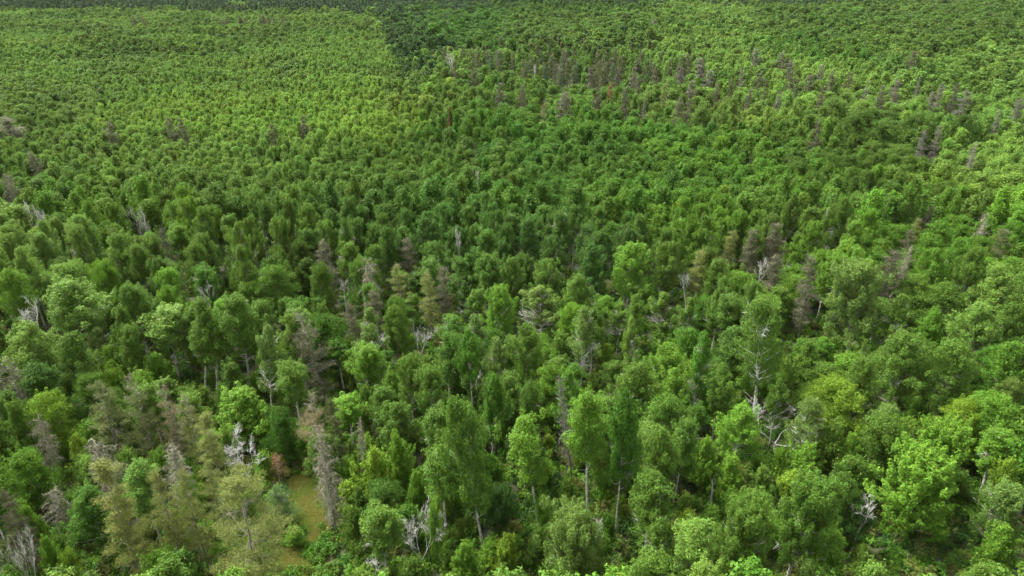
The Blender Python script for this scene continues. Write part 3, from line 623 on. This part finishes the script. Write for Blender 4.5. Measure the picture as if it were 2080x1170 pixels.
CLEARING = [(575, 985), (600, 968), (640, 956), (668, 985), (672, 1080), (668, 1112), (650, 1175), (535, 1175), (536, 1125), (572, 1085), (566, 1040)]
CLW = [at_z(a, b, 0) for a, b in CLEARING]
def in_poly(x, y, P):
    c = False; j = len(P) - 1
    for i in range(len(P)):
        if (P[i][1] > y) != (P[j][1] > y) and x < (P[j][0] - P[i][0]) * (y - P[i][1]) / (P[j][1] - P[i][1]) + P[i][0]: c = not c
        j = i
    return c
def fit_height(x, y, H, W):
    """lower a filling tree until it no longer hides what stands behind it"""
    for _ in range(9):
        px, pt, dep = project(x, y, H); hw = W * .5 * FPX / dep; bad = False
        pb = project(x, y, 0)[1]
        for t in HBIN.get(int(px // 120), ()):
            if t['y'] > y + .5 and abs(px - t['px']) < hw * .62 + t['wpx'] * .32 and pt < t['yvis'] < pb + 60: bad = True; break
        if not bad:
            for a, b, c, d, yy in CLEAR:
                if px + hw > a and px - hw < c and pt < d and y < yy + 8 and pb > b: bad = True; break
        if not bad: return H
        H *= .86
        if H < 3.2: return None
    return None
HBIN = {}
for t in HEROES:
    for b in range(int((t['px'] - 200) // 120), int((t['px'] + 200) // 120) + 1): HBIN.setdefault(b, []).append(t)

# near and middle wood: darts
FILL = []
def darts(y0, y1, s, near):
    pts = []
    y = y0
    while y < y1:
        half = .743 * y * 1.12 + 16
        x = -half
        while x < half:
            pts.append((x + rnd.uniform(-.5, .5) * s, y + rnd.uniform(-.5, .5) * s)); x += s
        y += s
    rnd.shuffle(pts)
    for x, y in pts:
        px, py, dep = project(x, y, 14)
        if in_poly(x, y, CLW): continue
        tint, pm = stand(px, py, x, y)
        big = y < 165 or rnd.random() < pm
        if near or y < 160:
            k = 'M' if rnd.random() < pm else 'A'
            H, W = (rnd.uniform(10, 14), rnd.uniform(5.5, 8.)) if k == 'M' else (rnd.uniform(13.5, 19), rnd.uniform(5.4, 8.6))
            f = .345
        else:
            k = 'M' if rnd.random() < pm else 'A'
            H, W = (rnd.uniform(11.5, 15), rnd.uniform(6, 9.)) if k == 'M' else (rnd.uniform(12.4, 14.6), rnd.uniform(5.0, 7.4) if px > edge_x(py) or py > 330 else rnd.uniform(3.8, 5.4))
            f = .30
        if y > 160: H *= stand_height(px, py, x, y)
        if y > 220 and px > edge_x(py): W *= 1.35 if k == 'M' else 1.12; f = .40 if k == 'M' else .35; H *= rnd.uniform(.82, 1.22) if k == 'M' else 1
        if any((x - a) ** 2 + (y - b) ** 2 < (f * (W + w)) ** 2 * (1 if h_ > 6 else .3) for a, b, w, h_ in near_trees(x, y, 8)): continue
        if -30 < px < IW + 30 and y < 430:
            h2 = fit_height(x, y, H, W)
            if h2 is None: continue
            if h2 < H * .75:
                if y > 170 and h2 < H * .6: continue
                W = max(3., W * (h2 / H) ** .6); k = 'S' if h2 < 9 else k
            H = h2
        reg(x, y, W, H)
        FILL.append((k, x, y, H, W, tint))
darts(38, 168, 2.4, True)
darts(168, 470, 2.1, False)
# saplings under and between
for i in range(2600):
    y = rnd.uniform(44, 150); x = rnd.uniform(-1, 1) * (.743 * y * 1.08 + 10)
    H = rnd.uniform(3.5, 8); W = H * rnd.uniform(.55, .85)
    if in_poly(x, y, CLW): continue
    if any((x - a) ** 2 + (y - b) ** 2 < (.27 * (W + w)) ** 2 for a, b, w, h_ in near_trees(x, y, 8)): continue
    h2 = fit_height(x, y, H, W)
    if h2 is None: continue
    reg(x, y, W, h2); FILL.append(('S', x, y, h2, W, rnd.choice(('bright', 'bright', 'yellow', 'mid', 'deep', 'mid'))))
# ------------------------------------------------------------------ the nearest of each kind become trees of their own, the rest one wood per kind
FILL.sort(key=lambda f: f[2])
LIMIT = {'aspen_tree': 292, 'maple_tree': 292, 'maple_sapling': 290}
count = {}
for t in TREES: count[KIND[t['key']][0]] = count.get(KIND[t['key']][0], 0) + 1
REST = {'A': [], 'M': [], 'S': []}
for k, x, y, H, W, tint in FILL:
    z = ground_z(x, y); px, pt, dep = project(x, y, z + H)
    if k == 'A':
        key = 'AB' if W > 6.3 else rnd.choice(('AF', 'AF', 'AF', 'AH', 'AH', 'AX') if y < 165 else ('AF',) * 9 + ('AX',))
    elif k == 'M': key = rnd.choice(('MR', 'MS', 'MR'))
    else: key = 'SP'
    n = KIND[key][0]
    if -10 < px < IW + 10 and pt < IH - 25 and count.get(n, 0) < LIMIT[n]:
        count[n] = count.get(n, 0) + 1
        put(key, x, y, H, W, tint)
    else: REST[k].append((x, y, z, H, W, tint))

# far wood, on an open jittered grid
y = 470.0; PINES = list(STAND_REST)
while y < 1650:
    s = 3.7 if y < 760 else 5.2
    half = .743 * y * 1.10 + 10; x = -half
    while x < half:
        xx, yy = x + rnd.uniform(-.42, .42) * s, y + rnd.uniform(-.42, .42) * s; x += s
        z = ground_z(xx, yy); px, pt, dep = project(xx, yy, z + 14)
        edge = (13 if px < 690 else 24 if px < 960 else 11 + 3 * math.sin(px * .013) if px < 1800 else 3) + 14 * (sn(xx, yy, 60, 21.) - .5) + rnd.uniform(-2.5, 2.5)
        if pt < edge and sn(xx, yy, 130, 31.) > (.22 if px < 1000 else .28) and not (980 < px < 1330 and pt > 5 and z > 3.0) and rnd.random() < .8:
            PINES.append((xx, yy, z, rnd.uniform(12.5, 19), rnd.uniform(4.6, 6.2), 'greyg')); continue
        if 940 < px < 1350 and 74 < pt < 126 and rnd.random() < .55: continue
        tint, pm = stand(px, pt, xx, yy); hm = stand_height(px, pt, xx, yy)
        right = px > edge_x(pt) + rnd.gauss(0, 14)
        if right and rnd.random() < (.60 if y < 760 else .45): continue
        if right: hm *= 1.05
        if rnd.random() < pm: REST['M'].append((xx, yy, z, rnd.uniform(9.5, 17.5) * hm, rnd.uniform(9, 14.5) if right else rnd.uniform(5.5, 9), tint))
        else: REST['A'].append((xx, yy, z, rnd.uniform(12.2, 14.8) * hm, (rnd.uniform(5.6, 8.) if right else s * rnd.uniform(1.05, 1.4)), tint))
    y += s

# ------------------------------------------------------------------ build the individual trees
def make_tree(t):
    name, cat, grp = KIND[t['key']]
    pl = PROTO[t['key']]
    parts, H0, W0 = pl[(t['var'] if t['var'] is not None else rnd.randrange(len(pl))) % len(pl)]
    o = bpy.data.objects.new(name, None); COL.objects.link(o)
    o.empty_display_size = .5
    o.location = (t['x'], t['y'], t['z'])
    if t['lean'] is not None: o.rotation_euler = (0, t['lean'], 0)
    else: o.rotation_euler = (rnd.gauss(0, .025), rnd.gauss(0, .025), rnd.uniform(0, 6.28))
    w = t['W'] / W0; o.scale = (w, w, t['H'] / H0)
    tc = jit_tint(t['tint'], .06 if t['hero'] else .10)
    for p, me in parts.items():
        c = bpy.data.objects.new(p, me); COL.objects.link(c); c.parent = o
        if p == 'crown': c['tint'] = list(tc)
    o['category'] = cat; o['group'] = grp
    t['obj'] = o
for t in TREES: make_tree(t)

# ------------------------------------------------------------------ labels: own words for landmarks, else told from the nearest landmark
LAND = [t for t in TREES if t['short']]
ORD = ['first', 'second', 'third', 'fourth', 'fifth', 'sixth', 'seventh', 'eighth', 'ninth', 'tenth']
by_kind = {}
for t in TREES: t['cy'] = t['top'] * .6 + t['base'] * .4; by_kind.setdefault(SHAPE[t['key']], []).append(t)
def sector(l, t):
    dx, dy = t['px'] - l['px'], t['cy'] - l['cy']
    if abs(dx) >= abs(dy): return 'right of' if dx > 0 else 'left of'
    return 'below' if dy > 0 else 'above'
used = set(); BW = ['mid', 'bright', 'deep', 'dark', 'light', 'lightyel', 'cool']
rank = {}
for li, l in enumerate(LAND):
    for kind, lst in by_kind.items():
        secs = {}
        for t in lst:
            if t is l: continue
            d = math.hypot(t['px'] - l['px'], t['cy'] - l['cy'])
            secs.setdefault(sector(l, t), []).append((d, id(t), t))
        for sname, q in secs.items():
            q.sort(key=lambda a: a[:2])
            for r, (d, _, t) in enumerate(q[:10]): rank.setdefault(id(t), []).append((r * 60 + d, r, sname, li))
for t in TREES:
    lab = t['label']
    if lab is None:
        sh = SHAPE[t['key']]
        tn = t['tint'] if isinstance(t['tint'], str) else min(BW, key=lambda q: sum(abs(math.log(a / b)) for a, b in zip(TINT[q], t['tint'])))
        wd = '' if sh.split()[0] in ('grey', 'brown', 'drooping', 'leafless', 'white', 'broken') or t['key'] == 'PI' else WORD[tn] + ' '
        for _, r, sname, li in sorted(rank.get(id(t), [])):
            first = 'nearest' if r == 0 else ORD[r]
            core = f"{first} {sh} {sname} the {LAND[li]['short']}"
            if core not in used:
                used.add(core)
                lab = (f"{wd}{sh}, nearest {sname} the {LAND[li]['short']}" if r == 0 else f"{wd}{sh}, {ORD[r]} of its sort {sname} the {LAND[li]['short']}")
                break
        if lab is None: lab = f"{wd}{sh} standing in the middle of the wood"
    if len(lab.split()) > 16: lab = lab.replace(' of its sort', '').replace(' with bare twigs', '').replace(' with dead top', '')
    if len(lab.split()) > 16: lab = lab[len(wd):]
    if 'far pine stand' in lab: t['obj']['group'] = 'pines of the far stand'
    elif 'cluster among' in lab: t['obj']['group'] = 'pines of the far left clusters'
    t['obj']['label'] = lab

# ------------------------------------------------------------------ stuff: woods and ground cover as instances on points
def proto_collection(name, meshes):
    c = bpy.data.collections.new(name)
    for i, me in enumerate(meshes):
        o = bpy.data.objects.new(f"{name}_{i:02d}", me); c.objects.link(o)
    return c
def scatter(name, label, cat, coll, pts):
    """pts rows: x y z rx ry rz sx sy sz r g b idx"""
    A = np.array(pts, np.float32)
    me = bpy.data.meshes.new(name); me.vertices.add(len(A)); me.vertices.foreach_set('co', A[:, :3].ravel())
    for an, ty, dat in (('rot', 'FLOAT_VECTOR', A[:, 3:6]), ('scl', 'FLOAT_VECTOR', A[:, 6:9])):
        a = me.attributes.new(an, ty, 'POINT'); a.data.foreach_set('vector', np.ascontiguousarray(dat).ravel())
    a = me.attributes.new('tint', 'FLOAT_COLOR', 'POINT')
    a.data.foreach_set('color', np.ascontiguousarray(np.concatenate([A[:, 9:12], np.ones((len(A), 1), np.float32)], 1)).ravel())
    a = me.attributes.new('idx', 'INT', 'POINT'); a.data.foreach_set('value', A[:, 12].astype(np.int32))
    o = bpy.data.objects.new(name, me); COL.objects.link(o)
    ng = bpy.data.node_groups.new(name + '_scatter', 'GeometryNodeTree')
    ng.interface.new_socket('Geometry', in_out='INPUT', socket_type='NodeSocketGeometry')
    ng.interface.new_socket('Geometry', in_out='OUTPUT', socket_type='NodeSocketGeometry')
    N, L = ng.nodes, ng.links
    gi, go = N.new('NodeGroupInput'), N.new('NodeGroupOutput')
    ci = N.new('GeometryNodeCollectionInfo'); ci.inputs['Collection'].default_value = coll
    ci.inputs['Separate Children'].default_value = True; ci.inputs['Reset Children'].default_value = True
    ip = N.new('GeometryNodeInstanceOnPoints'); ip.inputs['Pick Instance'].default_value = True
    def na(n, ty):
        q = N.new('GeometryNodeInputNamedAttribute'); q.data_type = ty; q.inputs['Name'].default_value = n
        return next(s for s in q.outputs if s.enabled and s.name == 'Attribute')
    L.new(gi.outputs[0], ip.inputs['Points']); L.new(ci.outputs[0], ip.inputs['Instance'])
    L.new(na('idx', 'INT'), ip.inputs['Instance Index']); L.new(na('rot', 'FLOAT_VECTOR'), ip.inputs['Rotation']); L.new(na('scl', 'FLOAT_VECTOR'), ip.inputs['Scale'])
    L.new(ip.outputs[0], go.inputs[0])
    md = o.modifiers.new('scatter', 'NODES'); md.node_group = ng
    o['kind'] = 'stuff'; o['label'] = label; o['category'] = cat
    return o
def lod(b, name): return join_accs(name, [b[p] for p in b])
am = [lod(broadleaf(300 + i, 14, 5.6, .40, 40, 6500, .29, ('cap', 'dome', 'ovate', 'cap')[i % 4], 'flame', sides=5, limbs=False, r0=.13), f'aspen_far_mesh_{i}') for i in range(8)]
af = [lod(broadleaf(320 + i, 14, 6.0, .3, 32, 2800, .46, ('cap', 'ovate', 'dome')[i % 3], 'flame', sides=4, limbs=False, r0=.13), f'aspen_far_mesh_{8 + i}') for i in range(6)]
mm = [lod(broadleaf(340 + i, 13, 7.2, .2, 44, 7000, .38, 'dome', 'layer', bark=M_PINEB, sides=5, limbs=False), f'maple_far_mesh_{i}') for i in range(6)]
mf = [lod(broadleaf(360 + i, 13, 7.2, .2, 34, 2600, .60, 'dome', 'layer', bark=M_PINEB, sides=4, limbs=False), f'maple_far_mesh_{6 + i}') for i in range(6)]
pf = [lod(pine(380 + i, 15, 4.8, .3, 14, 1800, .75, .1, .0, ratio=.34), f'pine_far_mesh_{i}') for i in range(5)]
CA = proto_collection('forest_aspen', am + af); CM = proto_collection('forest_maple', mm + mf); CPN = proto_collection('forest_pine', pf)
def rows(lst, n_mid, n_far, H0, W0):
    out = []
    for x, y, z, H, W, tint in lst:
        c = jit_tint(tint, .12); w = W / W0
        i = rnd.randrange(n_mid) if (y < 330 or n_far == 0) else n_mid + rnd.randrange(n_far)
        out.append((x, y, z, rnd.gauss(0, .04), rnd.gauss(0, .04), rnd.uniform(0, 6.28), w, w, H / H0, *c, i))
    return out
scatter('aspen_wood', 'continuous light green aspen wood reaching back to the far pines', 'aspen wood', CA, rows(REST['A'], 8, 6, 14, 5.6))
scatter('maple_wood', 'domed broadleaf crowns massed among the far aspens', 'broadleaf wood', CM, rows(REST['M'] , 6, 6, 13, 7.2))
scatter('pine_wood', 'dark grey green pine plantation along the far top of the view', 'pine wood', CPN, rows(PINES, 5, 0, 15, 4.8))
# undergrowth of low leafy bushes over the forest floor
def bush(seed):
    g = np.random.default_rng(seed); a = Acc()
    cl = [((g.normal(0, .45), g.normal(0, .45), g.uniform(.25, .8)), (g.normal(0, .4), g.normal(0, .4), 1), g.uniform(.5, 1.0), g.uniform(.25, .5)) for _ in range(9)]
    clumps(a, cl, 520, .2, .7, g, .7, .5); return a.mesh('bush_mesh', M_LEAF)
CB = proto_collection('undergrowth_bush', [bush(400 + i) for i in range(4)])
ug = []
for i in range(15000):
    y = 36 + 190 * rnd.random() ** 1.15; x = rnd.uniform(-1, 1) * (.743 * y * 1.1 + 12)
    if in_poly(x, y, CLW): continue
    s = rnd.uniform(.7, 1.7); c = jit_tint(rnd.choice(('mid', 'deep', 'dark', 'mid', 'bright', 'olive')), .15)
    ug.append((x, y, ground_z(x, y) - .1, 0, 0, rnd.uniform(0, 6.28), s, s, s * rnd.uniform(.6, 1.2), *c, rnd.randrange(4)))
for a, b in ((604, 1077), (590, 1092), (614, 1100), (634, 1118), (648, 1128), (665, 1118), (668, 1100)):   # bushes at the rim of the clearing
    x, y = at_z(a, b, 0)
    for j in range(3):
        s = rnd.uniform(.7, 1.2); ug.append((x + rnd.gauss(0, .5), y + rnd.gauss(0, .5), ground_z(x, y) - .05, 0, 0, rnd.uniform(0, 6.28), s, s, s, *jit_tint('deep', .15), rnd.randrange(4)))
for i in range(70):                                                   # small forbs dotted through the turf
    x, y = rnd.uniform(min(p[0] for p in CLW), max(p[0] for p in CLW)), rnd.uniform(min(p[1] for p in CLW), max(p[1] for p in CLW))
    if in_poly(x, y, CLW):
        s = rnd.uniform(.15, .5); ug.append((x, y, ground_z(x, y) - .03, 0, 0, rnd.uniform(0, 6.28), s, s, s * .8, *jit_tint(rnd.choice(('mid', 'bright', 'olive')), .15), rnd.randrange(4)))
scatter('undergrowth', 'low leafy undergrowth covering the forest floor between the trunks', 'undergrowth', CB, ug)
def tuft(seed):
    g = np.random.default_rng(seed); a = Acc(); n = 60
    P0 = np.stack([g.normal(0, .16, n), g.normal(0, .16, n), np.zeros(n) - .03], 1)
    ribbons(a, P0, g.normal(0, .55, (n, 3)) * np.array([1, 1, 0]) + np.array([0, 0, .8]), g.uniform(.14, .46, n), .028, g, .6); return a.mesh('grass_mesh', M_NEEDLE)
CG = proto_collection('grass_tuft', [tuft(420 + i) for i in range(4)])
gx = [p[0] for p in CLW]; gy = [p[1] for p in CLW]; gr = []
for i in range(9000):
    x, y = rnd.uniform(min(gx), max(gx)), rnd.uniform(min(gy), max(gy))
    if not in_poly(x, y, CLW): continue
    v = .5 + .5 * math.sin(x * 1.1 + 2 * math.sin(y * .7)); s = rnd.uniform(.6, 1.15)
    c = (.155 + .05 * v, .21, .032 + .012 * v); b = rnd.uniform(.8, 1.2)
    gr.append((x, y, ground_z(x, y), 0, 0, rnd.uniform(0, 6.28), s, s, s, c[0] * b, c[1] * b, c[2] * b, rnd.randrange(4)))
scatter('grass', 'short olive yellow grass of the small clearing at lower left', 'grass', CG, gr)

# ------------------------------------------------------------------ ground
def build_ground():
    ys = list(np.arange(-60, 300, 4.)) + list(np.arange(300, 1700, 20.)) + [1700, 1800, 2000, 2300]
    n = 121; V = []; F = []
    for y in ys:
        half = max(140, .9 * max(0, y) + 80)
        for i in range(n):
            x = (i / (n - 1) * 2 - 1) * half; V.append((x, y, ground_z(x, y)))
    for j in range(len(ys) - 1):
        for i in range(n - 1):
            a = j * n + i; F.append((a, a + 1, a + n + 1, a + n))
    a = Acc(); a.add(V, F, True)
    m, nt, N, L = new_mat('forest_floor')
    tc = N.new('ShaderNodeTexCoord'); nz = N.new('ShaderNodeTexNoise'); nz.inputs['Scale'].default_value = .45; nz.inputs['Detail'].default_value = 8
    cr = N.new('ShaderNodeValToRGB'); e = cr.color_ramp.elements
    e[0].position = .35; e[0].color = (.022, .028, .012, 1); e[1].position = .7; e[1].color = (.065, .075, .022, 1)
    p = N.new('ShaderNodeBsdfPrincipled'); p.inputs['Roughness'].default_value = .95; out = N.new('ShaderNodeOutputMaterial')
    L.new(tc.outputs['Object'], nz.inputs[0]); L.new(nz.outputs[0], cr.inputs[0]); L.new(cr.outputs[0], p.inputs[0]); L.new(p.outputs[0], out.inputs[0])
    o = bpy.data.objects.new('ground', a.mesh('ground', m)); COL.objects.link(o); o['kind'] = 'structure'
    o['label'] = 'dark mossy forest floor under the trees'; o['category'] = 'ground'
    # turf of the clearing: a sheet just above the floor
    cx, cy = sum(gx) / len(gx), sum(gy) / len(gy); b = Acc(); V = []; F = []
    P = []
    for i in range(len(CLW)):
        q, r_ = CLW[i], CLW[(i + 1) % len(CLW)]
        for k in range(5): P.append((q[0] + (r_[0] - q[0]) * k / 5 + rnd.gauss(0, .08), q[1] + (r_[1] - q[1]) * k / 5 + rnd.gauss(0, .08)))
    npt = len(P); RINGS = 10
    for k in range(RINGS + 1):
        f = k / RINGS
        for q in P:
            x, y = cx + (q[0] - cx) * f, cy + (q[1] - cy) * f; V.append((x, y, ground_z(x, y) + .02))
    for k in range(RINGS):
        for i in range(npt): F.append((k * npt + i, k * npt + (i + 1) % npt, (k + 1) * npt + (i + 1) % npt, (k + 1) * npt + i))
    b.add(V, F, True)
    m2, nt, N, L = new_mat('clearing_turf')
    tc = N.new('ShaderNodeTexCoord'); nz = N.new('ShaderNodeTexNoise'); nz.inputs['Scale'].default_value = .5; nz.inputs['Detail'].default_value = 7
    cr = N.new('ShaderNodeValToRGB'); e = cr.color_ramp.elements
    e[0].position = .35; e[0].color = (.11, .165, .024, 1); e[1].position = .75; e[1].color = (.20, .205, .042, 1)
    p = N.new('ShaderNodeBsdfPrincipled'); p.inputs['Roughness'].default_value = .95; out = N.new('ShaderNodeOutputMaterial')
    L.new(tc.outputs['Object'], nz.inputs[0]); L.new(nz.outputs[0], cr.inputs[0]); L.new(cr.outputs[0], p.inputs[0]); L.new(p.outputs[0], out.inputs[0])
    o = bpy.data.objects.new('clearing_ground', b.mesh('clearing_ground', m2)); COL.objects.link(o); o['kind'] = 'structure'
    o['label'] = 'olive yellow turf of the small clearing'; o['category'] = 'ground'
build_ground()

# ------------------------------------------------------------------ air
def build_haze():
    a = Acc(); x, y0, y1, z0, z1 = 2250., -75., 2320., -8., 82.
    V = [(sx * x, yy, zz) for zz in (z0, z1) for sx, yy in ((-1, y0), (1, y0), (1, y1), (-1, y1))]
    a.add(V, [(3, 2, 1, 0), (4, 5, 6, 7), (0, 1, 5, 4), (1, 2, 6, 5), (2, 3, 7, 6), (3, 0, 4, 7)])
    m, nt, N, L = new_mat('thin_haze')
    v = N.new('ShaderNodeVolumePrincipled'); v.inputs['Color'].default_value = (.88, .91, .93, 1); v.inputs['Density'].default_value = .000012
    out = N.new('ShaderNodeOutputMaterial'); L.new(v.outputs[0], out.inputs['Volume'])
    o = bpy.data.objects.new('haze', a.mesh('haze', m)); COL.objects.link(o); o['kind'] = 'stuff'; o['label'] = 'thin pale haze over the far forest'; o['category'] = 'haze'
build_haze()

# ------------------------------------------------------------------ light
SUN_EL, SUN_AZ = R(56), R(-55)       # azimuth from +Y (ahead), negative = to the left
w = bpy.data.worlds.new('World'); scene.world = w; w.use_nodes = True
nt = w.node_tree; nt.nodes.clear()
sky = nt.nodes.new('ShaderNodeTexSky'); sky.sky_type = 'NISHITA'; sky.sun_disc = False
sky.sun_elevation = SUN_EL; sky.sun_rotation = SUN_AZ; sky.air_density = 1.0; sky.dust_density = 6.0; sky.ozone_density = 1.0
bg = nt.nodes.new('ShaderNodeBackground'); bg.inputs[1].default_value = .15
wo = nt.nodes.new('ShaderNodeOutputWorld'); hs = nt.nodes.new('ShaderNodeHueSaturation'); hs.inputs['Saturation'].default_value = .08      # thin overcast: a whiter sky
nt.links.new(sky.outputs[0], hs.inputs['Color']); nt.links.new(hs.outputs[0], bg.inputs[0]); nt.links.new(bg.outputs[0], wo.inputs[0])
sd = bpy.data.lights.new('sun', 'SUN'); sd.energy = 1.8; sd.angle = R(18); sd.color = (1, .975, .93)
so = bpy.data.objects.new('sun', sd); COL.objects.link(so)
sv = Vector((math.sin(SUN_AZ) * math.cos(SUN_EL), math.cos(SUN_AZ) * math.cos(SUN_EL), math.sin(SUN_EL)))
so.rotation_euler = sv.to_track_quat('Z', 'Y').to_euler(); so.location = sv * 300
vs = scene.view_settings; vs.view_transform = 'Standard'; vs.look = 'None'; vs.exposure = 1.92; vs.gamma = 1
scene.cycles.max_bounces = 5; scene.cycles.diffuse_bounces = 3; scene.cycles.transmission_bounces = 3; scene.cycles.transparent_max_bounces = 4
scene.cycles.use_adaptive_sampling = False; scene.cycles.use_denoising = True; scene.cycles.filter_width = 1.5; scene.cycles.denoising_prefilter = 'NONE'; scene.cycles.denoising_input_passes = 'RGB_ALBEDO_NORMAL'
print('COUNTS', count, {k: len(v) for k, v in REST.items()}, 'pines', len(PINES))
